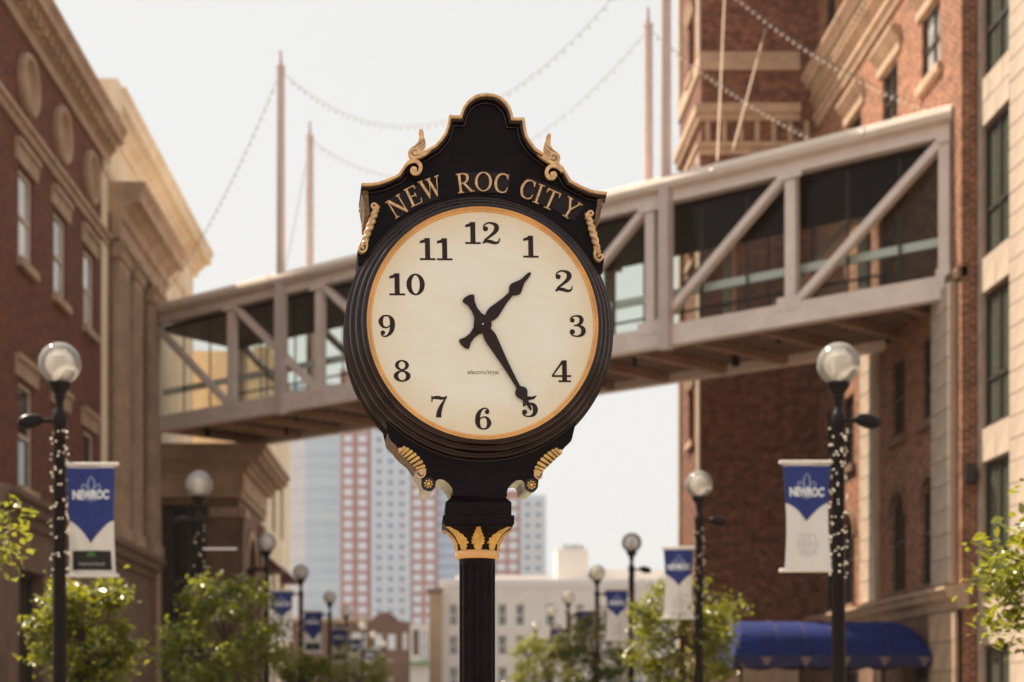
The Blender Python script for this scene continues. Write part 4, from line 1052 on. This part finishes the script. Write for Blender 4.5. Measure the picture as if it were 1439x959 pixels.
# ------------------------------------------------------------------ the pedestrian bridge
S_L, S_R = 52.2, 78.75
P0 = Vector((-421 / S_L, F / S_L, 0)); P1 = Vector((704 / S_R, F / S_R, 0))
U = (P1 - P0); LB = U.length; U.normalize()
NB = Vector((U.y, -U.x, 0)); NB = NB if NB.y < 0 else -NB      # towards the camera
FB = Frame(P0, U, NB)
WB = 3.4
bd = empty('footbridge', FB.p(LB / 2, 8.8, -WB / 2), 'glazed pale steel truss footbridge spanning between the buildings', 'bridge')
zb0, zb1, zt0_, zt1_ = 8.80, 9.22, 11.70, 11.92
PN = [LB * k / 7 for k in range(8)]
for side in (0, 1):
    w = -0.12 if side == 0 else -WB + .12
    MB().fbox(FB, -.1, LB + .1, zb0, zb1, w - .12, w + .12).build('bottom_chord', M_STEEL, bd)
    MB().fbox(FB, -.1, LB + .1, zt0_, zt1_, w - .12, w + .12).build('top_chord', M_STEEL, bd)
    for u in PN[1:-1] + [.12, LB - .12]:
        MB().fbox(FB, u - .11, u + .11, zb1, zt0_, w - .09, w + .09).build('vertical_post', M_STEEL, bd)
    for k in range(7):
        a, b = PN[k] + .14, PN[k + 1] - .14
        if k <= 2: e0, e1 = (a, zt0_ - .02), (b, zb1 + .02)
        elif k >= 4: e0, e1 = (a, zb1 + .02), (b, zt0_ - .02)
        else: continue
        MB().bar(FB.p(e0[0], e0[1], w + .01), FB.p(e1[0], e1[1], w + .01), .15, .19, up=NB).build('diagonal_brace', M_STEEL, bd)
    for k, u in enumerate(PN):                    # gusset plates where the members meet
        for z in (zb1 - .14, zt0_ - .10):
            MB().fbox(FB, max(u - .26, 0), min(u + .26, LB), z, z + .26, *((w + .122, w + .132) if side == 0 else (w - .132, w - .122))).build('gusset_plate', M_STEEL, bd)
# roof with rounded edge, ceiling, floor, soffit beams
ext(MB(), FB, -.1, LB + .1, [(-WB + .3, 11.925), (.02, 11.925), (.16, 11.96), (.20, 12.05), (.17, 12.16), (.05, 12.22), (-WB / 2, 12.34), (-WB - .05, 12.22), (-WB - .17, 12.16), (-WB - .2, 12.05), (-WB - .1, 11.93)]).build('roof', M_ROOFEDGE, bd, smooth=True)
for u in [LB * (k + .5) / 7 for k in range(7)]:
    ext(MB(), FB, u - .03, u + .03, [(-1.0, 12.20), (.08, 12.14), (.2, 12.10), (.225, 12.04), (.18, 11.95), (.205, 12.05), (.18, 12.17), (.05, 12.235), (-1, 12.30)]).build('roof_seam', M_STEEL, bd)
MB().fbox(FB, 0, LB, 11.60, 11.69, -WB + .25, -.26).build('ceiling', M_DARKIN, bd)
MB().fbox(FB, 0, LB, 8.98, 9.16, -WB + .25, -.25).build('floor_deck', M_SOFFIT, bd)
nb = 15
bm_ = None
for k in range(nb):
    u = LB * (k + .5) / nb
    a = FB.p(u - .25, 8.88, -.25); b = FB.p(u + .25, 8.88, -WB + .25)
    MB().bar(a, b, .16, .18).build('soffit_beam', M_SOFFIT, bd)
for j in range(1, 10):
    w = -.25 - (WB - .5) * j / 10
    MB().fbox(FB, 0, LB, 8.955, 8.985, w - .015, w + .015).build('soffit_board_joint', M_DARKIN, bd)
for k in range(13):
    u = LB * (k + .7) / 13; w = (-1.0, -2.3)[k % 2]
    o = MB().tube([FB.p(u, 8.98, w), FB.p(u, 8.72, w)], .05 if k % 3 else .085, 8).build('downlight', M_LAMP, bd)
# glazing with thin mullions and a handrail
for side in (0, 1):
    w = -.30 if side == 0 else -WB + .30
    for k in range(7):
        a, b = PN[k] + .02, PN[k + 1] - .02
        pn = MB().add([FB.p(a, 9.17, w), FB.p(b, 9.17, w), FB.p(b, 11.68, w), FB.p(a, 11.68, w)], [(0, 1, 2, 3)]).build('glass_pane', M_BGLASS, bd)
        m_ = (a + b) / 2
        for q in (.33, .66):
            MB().fbox(FB, a + (b - a) * q - .02, a + (b - a) * q + .02, 9.17, 11.68, w - .03, w - .005).build('mullion', M_FRAMED, pn)
    MB().fbox(FB, .1, LB - .1, 9.86, 10.02, *((w - .16, w - .08) if side == 0 else (w + .08, w + .14))).build('handrail', M_RAIL, bd)
    if side: MB().fbox(FB, .1, LB - .1, 10.28, 10.33, w + .01, w + .04).build('transom', M_FRAMED, bd)
# masts
ZM = 17.3
mast_pts = []
def mast(px, near, label, py=None):
    if near:
        s = S_L + (px - 210) / 1125.0 * (S_R - S_L); q = Vector(((px - VX) / s, F / s, 0)) + NB * .06
    else:
        s = (HY - py) / (ZM - EYE); q = Vector(((px - VX) / s, F / s, 0))
    m = empty('mast', (q.x, q.y, 8.7), label, 'mast', 'steel masts on the footbridge')
    z0 = 8.7 if near else 9.0
    if near:
        MB().bar((q.x, q.y, z0), (q.x, q.y, 12.0), .23, .23, up=NB).build('sleeve', M_MAST, m)
    MB().tube([(q.x, q.y, z0 if not near else 11.9), (q.x, q.y, ZM)], [.115, .098], 14).build('pole', M_MAST, m, smooth=True)
    f = MB().tube([(q.x, q.y, ZM), (q.x, q.y, ZM + .09), (q.x, q.y, ZM + .1), (q.x, q.y, ZM + .42)], [.05, .05, .028, .02], 8).build('spike', M_REDTIP, m)
    MB().lathe([(.11, ZM - .02), (.11, ZM + .03), (.02, ZM + .07)], (q.x, q.y, 0), 'z', 14).build('cap', M_STEEL, m)
    t = Vector((q.x, q.y, ZM - .08)); mast_pts.append(t); return t
mA = mast(397, True, 'pale steel mast on the near side of the bridge, left of the clock')
mB = mast(938, True, 'tall pale steel mast on the near side of the bridge, right of the clock')
mC = mast(435.5, False, 'shorter looking mast on the far side of the bridge, left of the clock', 192)
mD = mast(911, False, 'mast with red tip on the far side of the bridge, right of the clock', 36)
# festoon strings
bulb_me = MB().sphere((0, 0, 0), .029, 10, 7).build('bulb', M_BULB, smooth=2); bm_data = bulb_me.data; bpy.data.objects.remove(bulb_me)
sock_me = MB().tube([(0, 0, .028), (0, 0, .075)], .018, 6).build('socket', M_CABLE); sk_data = sock_me.data; bpy.data.objects.remove(sock_me)
def festoon(a, b, sag, label, step=.2, skip=0.03):
    n = max(8, int((b - a).length / step)); pts = [a.lerp(b, i / n) - Vector((0, 0, 4 * sag * (i / n) * (1 - i / n))) for i in range(n + 1)]
    o = tag(MB().tube(pts, .007, 5).build('string_light', M_CABLE), label, 'string light', 'festoon light strings')
    for i, q in enumerate(pts[1:-1]):
        if (i + 1) / n > skip: piece(bm_data, 'bulb', o, q - Vector((0, 0, .075)))
    return o
rfL = FB.p(.15, 12.26, -.1); rfR = FB.p(LB - .35, 12.25, -.0)
festoon(mA, mB, 2.5, 'long bulb string sagging between the two near masts', .21)
festoon(mC, mD, 2.1, 'bulb string sagging between the two far masts', .24)
festoon(mB, rfR, .45, 'bulb string falling from the tall right mast to the bridge end at brick wall', .165)
festoon(mA, rfL, .5, 'bulb string falling from the near left mast to the cream building', .2)
festoon(mD, FB.p(LB * .90, 12.26, -WB), .35, 'bulb string falling from the red tipped far mast in front of the tower', .165)
festoon(mC, FB.p(1.2, 12.26, -WB), .3, 'faint bulb string falling from the far left mast to the bridge roof', .24)
# stay rods from the tower to the bridge roof
for (ax_, ay_), (bx_, by_), lab in (((1019, -20), (1008, 226), 'upright cream stay rod before the tower, reaching the top of the picture'), ((1076, 40), (1029, 214), 'slanting cream stay rod anchored on the tower brickwork')):
    s1 = yT - .03
    a = at(ax_, ay_, s1); sB = 0
    best = min((abs((at(bx_, by_, yy) - Vector((0, 0, 0))).z - 12.3), yy) for yy in [28 + .05 * i for i in range(200)])[1]
    b = at(bx_, by_, best)
    tag(MB().tube([a, b], .016, 6).build('stay_rod', M_ROD), lab, 'rod', 'stay rods of the bridge')

# ------------------------------------------------------------------ street lamps and banners
def make_lamp(z, fairy):
    """prototype at the origin, globe centre at height z"""
    o = empty('street_lamp', (0, 0, 0))
    MB().lathe([(.0, 0), (.20, 0), (.20, .12), (.17, .16), (.15, .5), (.12, .62), (.10, .70), (.075, .8)], (0, 0, 0), 'z', 16).build('base', M_LAMP, o, smooth=True)
    MB().lathe([(.072, .78), (.058, z - .62), (.064, z - .61), (.070, z - .57), (.07, z - .50), (.05, z - .47), (.036, z - .42)], (0, 0, 0), 'z', 16).build('pole', M_LAMP, o, smooth=True)
    MB().lathe([(.036, z - .44), (.04, z - .36), (.055, z - .33), (.05, z - .30), (.095, z - .24), (.11, z - .21), (.11, z - .185), (.06, z - .17)], (0, 0, 0), 'z', 16).build('fitter', M_LAMP, o, smooth=True)
    g = MB().sphere((0, 0, z), .205, 28, 18).build('globe', M_GLOBE, o, smooth=2)
    pr = []
    for i in range(9): pr += [(.058, z - .17 + .028 * i), (.072, z - .158 + .028 * i)]
    pr += [(.05, z + .09), (.001, z + .095)]
    MB().lathe(pr, (0, 0, 0), 'z', 16).build('refractor', M_REFR, g)
    return o
ZG = EYE + (HY - 511.5) / 146.0
lampA = make_lamp(ZG, True)
def flood(parent, sd, z):
    MB().tube([(sd * .05, 0, z), (sd * .18, 0, z), (sd * .19, 0, z + .02)], .022, 8).build('floodlight_arm', M_LAMP, parent, local=True)
    mb = MB(); pr = [(.0, -.16), (.045, -.145), (.075, -.08), (.088, .0), (.085, .06), (.06, .12), (.03, .15), (.0, .155)]
    b = MB().lathe(pr, (0, 0, 0), 'z', 14)
    ax = Vector((sd * .85, -.3, -.25)).normalized(); e1 = ax.cross(Vector((0, 0, 1))).normalized(); e2 = e1.cross(ax)
    c = Vector((sd * .28, -.02, z - .01))
    b.v = [tuple(c + (e1 * v[0] + e2 * v[1] + ax * v[2]) * .82) for v in b.v]
    b.build('floodlight', M_LAMP, parent, smooth=True, local=True)
def fairy(parent, z0, z1, n, r=.083, size=.0085):
    mb = MB()
    for i in range(n):
        t = i / n; a = t * 2 * PI * 9.3 + random.uniform(-1.5, 1.5); z = z0 + (z1 - z0) * t + random.uniform(-.03, .03)
        mb.sphere((r * math.cos(a), r * math.sin(a), z), size * random.uniform(.8, 1.15), 6, 4)
    o = mb.build('fairy_lights', M_FAIRY, parent, local=True); o['kind'] = 'stuff'
    pts = [(.08 * math.cos(2 * PI * 9.3 * i / 200), .08 * math.sin(2 * PI * 9.3 * i / 200), z0 + (z1 - z0) * i / 200) for i in range(201)]
    MB().tube(pts, .005, 4).build('fairy_wire', M_LAMP, parent, local=True)
def arms(parent, sd, z_top, z_bot, ln=.56, bot_at=1):
    for z in (z_top, z_bot):
        MB().tube([(sd * .05, 0, z), (sd * ln, 0, z)], .018, 8).build('banner_arm', M_WHITE, parent, local=True)
def marks(width, h, n):
    """a line of print too small to read in the photograph: upright and cross strokes"""
    vs, fs = [], []; st = width / n; r_ = random.Random(n)
    def q(a, b, c, d):
        k = len(vs); vs.extend([(a, c, 0), (b, c, 0), (b, d, 0), (a, d, 0)]); fs.append((k, k + 1, k + 2, k + 3))
    for i in range(n):
        x = -width / 2 + st * i; t = st * .16
        q(x + t, x + 2 * t, -h / 2, h / 2)
        q(x + 2 * t, x + st * .8, *((h * .34, h * .5) if r_.random() < .5 else (-h * .5, -h * .34)))
        q(x + st * .66, x + st * .8, -h * .3, h * .3)
    return vs, fs
def banner(x, y, sd, z_top, z_bot, label, group=None, dark=False, w=.46, blue_frac=(.36, .53)):
    root = empty('banner', (x, y, z_bot), label, 'banner', 'street lamp banners')
    x0, x1 = (x + .075, x + .075 + w) if sd > 0 else (x - .075 - w, x - .075)
    H = z_top - z_bot; ph = random.uniform(0, 6)
    def P(u, v, e=0.0):                           # u, v in 0..1 from the top left corner
        curl = .05 * math.sin(v * 2.4 + ph) * v + .016 * math.sin(u * 7 + v * 3 + ph) + .008 * math.sin(u * 17 - v * 5 + ph)
        pinch = .018 * math.sin(PI * v) * (1 if u < .5 else -1) * abs(2 * u - 1) * (1.6 if sd < 0 else .7)
        return Vector((x0 + (x1 - x0) * u + pinch, y + curl - e, z_top - H * v))
    if dark: blue_frac = (.49, .70)
    bl = (lambda u: (blue_frac[0] + (blue_frac[1] - blue_frac[0]) * (1 - abs(2 * u - 1)) ** 1.45))
    NU_, NV = 20, 16
    def sheet(f0, f1, name, m, par, e):
        mb = MB()
        for i in range(NU_ + 1):
            u = i / NU_
            for j in range(NV + 1): mb.v.append(tuple(P(u, f0(u) + (f1(u) - f0(u)) * j / NV, e)))
        for i in range(NU_):
            for j in range(NV): b = i * (NV + 1) + j; mb.f.append((b, b + 1, b + NV + 2, b + NV + 1))
        return mb.build(name, m, par, smooth=2)
    cloth = sheet(lambda u: 0, lambda u: 1, 'cloth', M_WHITE, root, 0)
    blue = sheet(lambda u: 0.012, bl, 'blue_field', M_BLUE, root, .003)
    def put(vs, fs, cu, cv, name, m, par, sx=1.0, e=.006):
        mb = MB(); mb.add([P(cu + v[0] * sx / w, cv - v[1] / H, e) for v in vs], fs); return mb.build(name, m, par)
    vs, fs = text_verts('NEWROC', .115, .006)
    ex = max(v[0] for v in vs) - min(v[0] for v in vs)
    put(vs, fs, .5, .262, 'lettering', M_PRINT, blue, .40 / ex * .92, .0075)
    mb = MB()
    for s in FLEUR: ribbon(mb, s, lambda a, b, ww: P(.5 + a * .30 / w, .225 - b * .30 / H, .0052 + ww), 0, .0006)
    mb.build('emblem', M_PRINT2, blue)
    if dark:
        mb = MB(); mb.v = [tuple(P(u, v, .004)) for v in [.765 + .175 * j / 8 for j in range(9)] for u in [.08 + .84 * i / 16 for i in range(17)]]
        mb.f = [(r_ * 17 + c, r_ * 17 + c + 1, r_ * 17 + c + 18, r_ * 17 + c + 17) for r_ in range(8) for c in range(16)]
        pn = mb.build('black_panel', M_BLKP, root)
        vs, fs = marks(.26, .026, 11); put(vs, fs, .5, .885, 'lettering', M_GREYP, pn, 1.0, .0065)
        mb = MB()
        for s in ([(-.05, 0, .008), (-.02, .03, .014), (.02, .03, .014), (.05, 0, .008)], [(-.03, -.008, .008), (0, .012, .012), (.03, -.008, .008)]): ribbon(mb, s, lambda a, b, ww: P(.5 + a / w, .815 - b / H, .0062 + ww), 0, .0005)
        mb.build('leaf_logo', M_GREENP, pn)
    else:
        for body_, cv in (('CITY', .69), (4, .76), (3, .83)):
            vs, fs = text_verts(body_, .10, -.0015) if body_ == 'CITY' else marks(.062 * body_, .062, body_)
            put(vs, fs, .52, cv, 'lettering', M_GREYP, cloth, 1.0, .004)
    return root
LAMP_D = [F / 146.0 * 475.0 / h for h in (473.5, 304, 222, 180, 145, 125, 105, 92, 80)]
ords = ['nearest', 'second', 'third', 'fourth', 'fifth', 'sixth', 'seventh', 'eighth', 'ninth']
first = True
for sd, side in ((-1, 'left'), (1, 'right')):
    for i, D in enumerate(LAMP_D):
        if sd > 0 and i > 6: break
        o = lampA if first else None
        if o is None:
            o = bpy.data.objects.new('street_lamp', None); o.empty_display_size = .3; link(o)
            for ch in [c for c in lampA.children if c.name.split('.')[0] in ('base', 'pole', 'fitter', 'globe')]: copy_tree(ch, o)
        first = False
        o.location = (sd * 3.76, D, 0.012)
        tag(o, '%s black globe street lamp counting back along the %s row' % (ords[i], side), 'street lamp', 'globe street lamps in two rows')
        bz = EYE + (HY - 655) / 146.0 if sd < 0 else EYE + (HY - 652) / 146.0
        if i == 0:
            zt_, zb_ = bz, bz - (1.03 if sd > 0 else 1.06)
            flood(o, sd, ZG - .55); fairy(o, zb_ - .08, ZG - .62, 120); arms(o, -sd, zt_ + .01, zb_ - .005, .57)
            banner(sd * 3.76, D, -sd, zt_, zb_, 'blue and white banner with black panel on the nearest left lamp' if sd < 0 else 'blue and white banner with pale lettering on the nearest right lamp', dark=sd < 0)
        else:
            flood(o, sd, ZG - .55)
            if i <= 3: fairy(o, bz - 1.2, ZG - .62, 45)
            arms(o, -sd, bz + .01, bz - 1.05, .57)
            if i < 7 and not (i == 1 and sd < 0):
                banner(sd * 3.76, D, -sd, bz, bz - 1.04, 'blue and white banner on the %s lamp of the %s row' % (ords[i], side), dark=(i in (3, 4) and sd < 0))

# ------------------------------------------------------------------ trees
def make_tree(x, y, h, rx, rz, label, n=5200, seed=1, leaf=.062, low=.42, group='young street trees', lean=0.0):
    rnd = random.Random(seed)
    o = empty('street_tree', (x, y, 0.01), label, 'tree', group)
    zc = h - rz; tr = MB()
    tr.tube([(x, y, 0), (x + .02, y, .8), (x - .01 + lean * .3, y, max(1.0, zc - rz * .5)), (x + lean, y, zc + rz * .3)], [.075, .06, .05, .02], 8)
    tr.build('trunk', M_BARK, o, smooth=True)
    clumps = []
    for k in range(46):
        for _ in range(30):
            a = rnd.uniform(0, 2 * PI); v = rnd.uniform(-1, 1); q = rnd.uniform(.3, 1) ** .5
            s = math.sqrt(1 - v * v)
            p = Vector((x + lean + rx * q * s * math.cos(a), y + rx * q * s * math.sin(a), zc + rz * q * v))
            if all((p - c[0]).length > rx * .22 for c in clumps): break
        clumps.append((p, rx * rnd.uniform(.13, .27)))
    lb_ = MB()
    for p, r_ in clumps[:26]:
        b0 = Vector((x + lean * .5, y, max(1.0, zc - rz * .55) + rnd.uniform(0, rz * .7)))
        mid = b0.lerp(p, .5) + Vector((0, 0, -.06))
        lb_.tube([b0, mid, p], [.022, .014, .006], 5)
    lb_.build('limbs', M_BARK, o, smooth=True)
    vs, fs = [], []
    for k in range(n):
        p, r_ = clumps[rnd.randrange(len(clumps))]
        d = Vector((rnd.gauss(0, 1), rnd.gauss(0, 1), rnd.gauss(0, .75)))
        c = p + d * r_ * .62
        ax = Vector((rnd.gauss(0, 1), rnd.gauss(0, 1), rnd.gauss(-.25, .6))).normalized()
        nrm = Vector((rnd.gauss(0, .55), rnd.gauss(0, .55), 1)).normalized()
        sx = ax.cross(nrm)
        if sx.length < .1: continue
        sx.normalize(); up = sx.cross(ax)
        L = leaf * rnd.uniform(.45, 1.5); wd = L * .36; b = len(vs)
        vs += [tuple(c - ax * L * .5), tuple(c + sx * wd + up * L * .10), tuple(c + sx * wd * .7 + ax * L * .3 + up * L * .06), tuple(c + ax * L * .62 - up * L * .08), tuple(c - sx * wd * .7 + ax * L * .3 + up * L * .06), tuple(c - sx * wd + up * L * .10)]
        fs += [(b, b + 1, b + 2, b + 3), (b, b + 3, b + 4, b + 5)]
    mb = MB(); mb.v = vs; mb.f = fs
    mb.build('crown', M_LEAF, o, fix=False)
    return o
def tree_px(px0, px1, pytop, D, label, seed, n=5200, leaf=.062, hz=None):
    s = F / D; x = ((px0 + px1) / 2 - VX) / s; rx = (px1 - px0) / 2 / s; h = EYE + (HY - pytop) / s
    make_tree(x, D, h, rx * .92, hz or min(rx * 1.0, h * .42), label, n, seed, leaf)
tree_px(28, 205, 812, 16.6, 'small leafy tree under the banner of the nearest left lamp', 3, 6500)
tree_px(218, 412, 806, 22.2, 'leafy tree beside the second lamp of the left row', 4, 7500, .066)
tree_px(385, 470, 918, 33.0, 'third young tree along the left row, beyond the second lamp', 5, 4500, .075)
tree_px(440, 560, 902, 48.0, 'farthest bright green tree on the left side', 6, 4200, .085)
tree_px(872, 1045, 812, 24.4, 'leafy tree around the second lamp of the right row', 8, 7000, .066)
tree_px(770, 905, 858, 36.0, 'bushy tree below the banner of the third right lamp', 9, 5500, .075)
tree_px(712, 830, 886, 47.0, 'low bright green tree right of the clock post', 10, 4500, .085)
make_tree(-4.46, 12.9, 3.55, 1.02, .50, 'tree at the left edge whose branches reach the nearest lamp', 1900, 12, .07)
make_tree(4.66, 11.4, 3.16, .80, .66, 'tree at the right edge with bright yellow green leaves', 3000, 14, .07)

# ------------------------------------------------------------------ far street end
DW = 180.0; sw = F / DW
def fx(px, d): return (px - VX) * d / F
def fz(py, d): return EYE + (HY - py) * d / F
FW = Frame((0, DW, 0), (1, 0, 0), (0, -1, 0))
wb = empty('white_building', (fx(740, DW), DW, 0), 'pale three storey building closing the street behind the clock post', 'building')
ztop = fz(818, DW)
cols = [637, 658, 706, 731, 773, 815, 857, 899, 941]
rows = [(849, 880), (893, 921), (938, 968)]
ops = [(fx(c - 6, DW), fx(c + 6, DW), fz(b, DW), fz(a, DW)) for c in cols for a, b in rows]
wm = MB(); wall_open(wm, FW, fx(620, DW), fx(975, DW), 0, ztop, ops, .3); wm.build('wall', M_WALLW, wb)
MB().box(fx(620, DW), fx(975, DW), DW + .35, DW + 14, 0, ztop - .02).build('core', M_WALLW, wb)
for o in ops: window(wb, FW, o, M_WHITEB, M_WIN, .26, vert=1, horiz=(.5,), fw=.1)
ext(MB(), FW, fx(618, DW), fx(977, DW), [(-.2, ztop - .6), (.15, ztop - .6), (.3, ztop - .2), (.5, ztop), (.5, ztop + .3), (-.2, ztop + .3)]).build('cornice', M_WHITEB, wb)
MB().box(fx(640, DW), fx(775, DW), DW + 3, DW + 12, ztop + .1, fz(806, DW)).build('parapet', M_WALLW, wb)
MB().box(fx(786, DW), fx(831, DW), DW + 4, DW + 9, ztop + .1, fz(772, DW + 4)).build('penthouse', M_WALLW, wb)
for px in (797, 805, 812, 820): MB().box(fx(px, DW), fx(px + 5, DW), DW + 5, DW + 6, fz(772, DW + 4), fz(766 - (px % 3), DW + 4)).build('roof_vent', M_DOT, wb)
MB().box(fx(836, DW), fx(960, DW), DW + 4, DW + 12, ztop + .1, fz(801, DW + 4)).build('penthouse', M_WALLW, wb)
tb = empty('tan_brick_building', (fx(613, DW), DW - 2, 0), 'narrow tan brick house front wedged left of the pale building', 'building')
MB().box(fx(603, DW - 2), fx(621, DW - 2), DW - 2, DW + 10, 0, fz(832, DW)).build('wall', M_TANB, tb)
MB().box(fx(600, DW - 2), fx(623, DW - 2), DW - 2.4, DW - 1.6, fz(834, DW), fz(829, DW)).build('cornice', M_BRICKB, tb)
DB = 172.0; FBb = Frame((0, DB, 0), (1, 0, 0), (0, -1, 0))
bb = empty('brown_brick_shops', (fx(530, DB), DB, 0), 'dark brown brick shop row with curved gable at the street end', 'building')
zt2 = fz(874, DB)
bo = [(fx(494, DB), fx(514, DB), fz(914, DB), fz(889, DB)), (fx(545, DB), fx(556, DB), fz(913, DB), fz(891, DB)), (fx(477, DB), fx(487, DB), fz(913, DB), fz(891, DB)), (fx(526, DB), fx(537, DB), fz(913, DB), fz(891, DB)), (fx(566, DB), fx(572, DB), fz(913, DB), fz(889, DB))]
wm = MB(); wall_open(wm, FBb, fx(380, DB), fx(576, DB), 0, zt2, bo, .3)
gab = [(fx(520, DB), zt2), (fx(562, DB), zt2), (fx(557, DB), fz(868, DB)), (fx(549, DB), fz(862, DB)), (fx(541, DB), fz(860, DB)), (fx(533, DB), fz(862, DB)), (fx(525, DB), fz(868, DB))]
wm.prism(gab, lambda a, b, w: Vector((a, w, b)), DB - .01, DB + .6); wm.build('wall', M_BRICKB, bb)
MB().box(fx(380, DB), fx(576, DB), DB + .35, DB + 12, 0, zt2 - .1).build('core', M_BRICKB, bb)
for o in bo: window(bb, FBb, o, M_WHITEB, M_PANE, .2, vert=1, fw=.12)
MB().box(fx(380, DB), fx(520, DB), DB - .3, DB + .2, zt2 - .1, zt2 + .35).build('parapet_cap', M_TANB, bb)
sh = empty('narrow_shop_front', (fx(590, DB), DB, 0), 'pale narrow shop front with dark upper window between brick rows', 'building')
so_ = [(fx(580, DB), fx(589, DB), fz(921, DB), fz(885, DB)), (fx(593, DB), fx(600, DB), fz(930, DB), fz(888, DB))]
wm = MB(); wall_open(wm, FBb, fx(576.3, DB), fx(603, DB), 0, fz(878, DB), so_, .3); wm.build('wall', M_WALLW, sh)
for o, g in zip(so_, (M_WIN, M_PANE)): window(sh, FBb, o, M_BRICKB, g, .2, vert=0, fw=.1)
MB().box(fx(576.5, DB), fx(603, DB), DB - 1.0, DB - .05, fz(934, DB), fz(931, DB)).build('awning', M_GREENP, sh)

# ------------------------------------------------------------------ far towers
DT = 440.0; st_ = F / DT; fl = 15.0 / st_
FTW = Frame((0, DT, 0), (1, 0, 0), (0, -1, 0))
rt_ = empty('residential_high_rise', (fx(560, DT), DT, 0), 'tall residential tower with red framed window grid and pale blue centre', 'tower')
ZTT = fz(520, DT)
def pane_mesh(w, h, m, nm, t=.25):
    o = MB().box(-w / 2, w / 2, -t, t, -h / 2, h / 2).build(nm, m); d = o.data; bpy.data.objects.remove(o); return d
def slab(px0, px1, m, nm, zt_=ZTT, yf=0.0, par=rt_): return MB().box(fx(px0, DT), fx(px1, DT), DT - yf, DT + 20, 0, zt_).build(nm, m, par)
zlo, zhi = fz(880, DT), fz(600, DT)
pmA = pane_mesh(12.0 / st_, 10.0 / st_, M_PANE, 'pane'); pmD = pane_mesh(7.0 / st_, 5.0 / st_, M_DOT, 'balcony_vent'); 
def floors(zh=zhi):
    z = zlo
    while z < zh:
        yield z; z += fl
for px0, px1, zt_, cx_, nm in ((478, 522, ZTT, (489.5, 509.5), 'red_bay'), (577, 614, ZTT, (586.5, 604.0), 'red_bay'), (694, 731, fz(690, DT), (704, 721), 'red_bay')):
    b = slab(px0, px1, M_REDT, nm, zt_, .5)
    for z in floors(min(zhi, zt_ - 2)):
        for c in cx_: piece(pmA, 'window_pane', b, (fx(c, DT), DT - .55, z + fl * .5))
for px0, px1, zt_, cx_ in ((522.1, 576.9, ZTT, (533, 549, 565)), (731.1, 767, fz(697, DT), (741, 756))):
    b = slab(px0, px1, M_PALEB, 'pale_bay', zt_, 1.5)
    for z in floors(min(zhi, zt_ - 2)):
        for c in cx_: piece(pmD, 'balcony_vent', b, (fx(c, DT), DT - 1.55, z + fl * .35))
        piece(pane_mesh((px1 - px0) / st_, 1.6 / st_, M_WHITEB, 'floor_band') if False else pmB, 'floor_band', b, (fx((px0 + px1) / 2, DT), DT - 1.6, z)) if (pmB := bpy.data.meshes.get('floor_band_%d' % px0) or (lambda d: (setattr(d, 'name', 'floor_band_%d' % px0), d)[1])(pane_mesh((px1 - px0) / st_, 1.8 / st_, M_WHITEB, 'floor_band'))) else None
b = slab(614.1, 693.9, M_BLUEG, 'glass_bay', fz(600, DT), -.5)
pb_ = pane_mesh(79 / st_, 3.0 / st_, M_PALEB, 'floor_band')
for z in floors(): piece(pb_, 'floor_band', b, (fx(654, DT), DT + .45, z))
# curved glass tower to its left
gt = empty('glass_high_rise', (fx(440, DT - 30), DT - 30, 0), 'pale blue glass tower with white floor bands left of the red tower', 'tower')
D2 = DT - 30; Nc = 16; mb = MB(); arcp = []
for k in range(Nc + 1):
    t = k / Nc; px = 400 + 78 * t; arcp.append((fx(px, D2), D2 - 6 * math.sin(t * PI * .75)))
mb.v = [(x, y, z) for z in (0, fz(545, D2)) for x, y in arcp]
mb.f = [(k, k + 1, Nc + 2 + k, Nc + 1 + k) for k in range(Nc)]
core = mb.build('curtain_wall', M_BLUEG, gt, smooth=2)
z = fz(880, D2); k2 = 0
while z < fz(600, D2):
    mb = MB(); th = (.9 if k2 % 3 else 2.2); o_ = .3
    mb.v = [(x, y - o_, zz) for zz in (z, z + th) for x, y in arcp]; mb.f = [(k, k + 1, Nc + 2 + k, Nc + 1 + k) for k in range(Nc)]
    mb.build('floor_band', M_WHITEB, gt, smooth=2); z += fl; k2 += 1
for k in range(0, Nc + 1):
    x, y = arcp[k]; MB().box(x - .35, x + .35, y - .75, y - .1, 20, fz(560, D2)).build('mullion', M_WHITEB if k < 7 else M_PALEB, gt)

# ------------------------------------------------------------------ air
hz = MB().box(-140, 140, -12, 480, -1.0, 130).build('haze', M_WHITE)
hz['kind'] = 'stuff'
vm = bpy.data.materials.new('haze_air'); vm.use_nodes = True; nt = vm.node_tree; nt.nodes.clear()
out = nt.nodes.new('ShaderNodeOutputMaterial'); pvn = nt.nodes.new('ShaderNodeVolumePrincipled')
pvn.inputs['Color'].default_value = (0.97, 0.94, 0.92, 1); pvn.inputs['Density'].default_value = 0.00015; pvn.inputs['Anisotropy'].default_value = 0.0
nt.links.new(pvn.outputs[0], out.inputs['Volume']); hz.data.materials.clear(); hz.data.materials.append(vm)
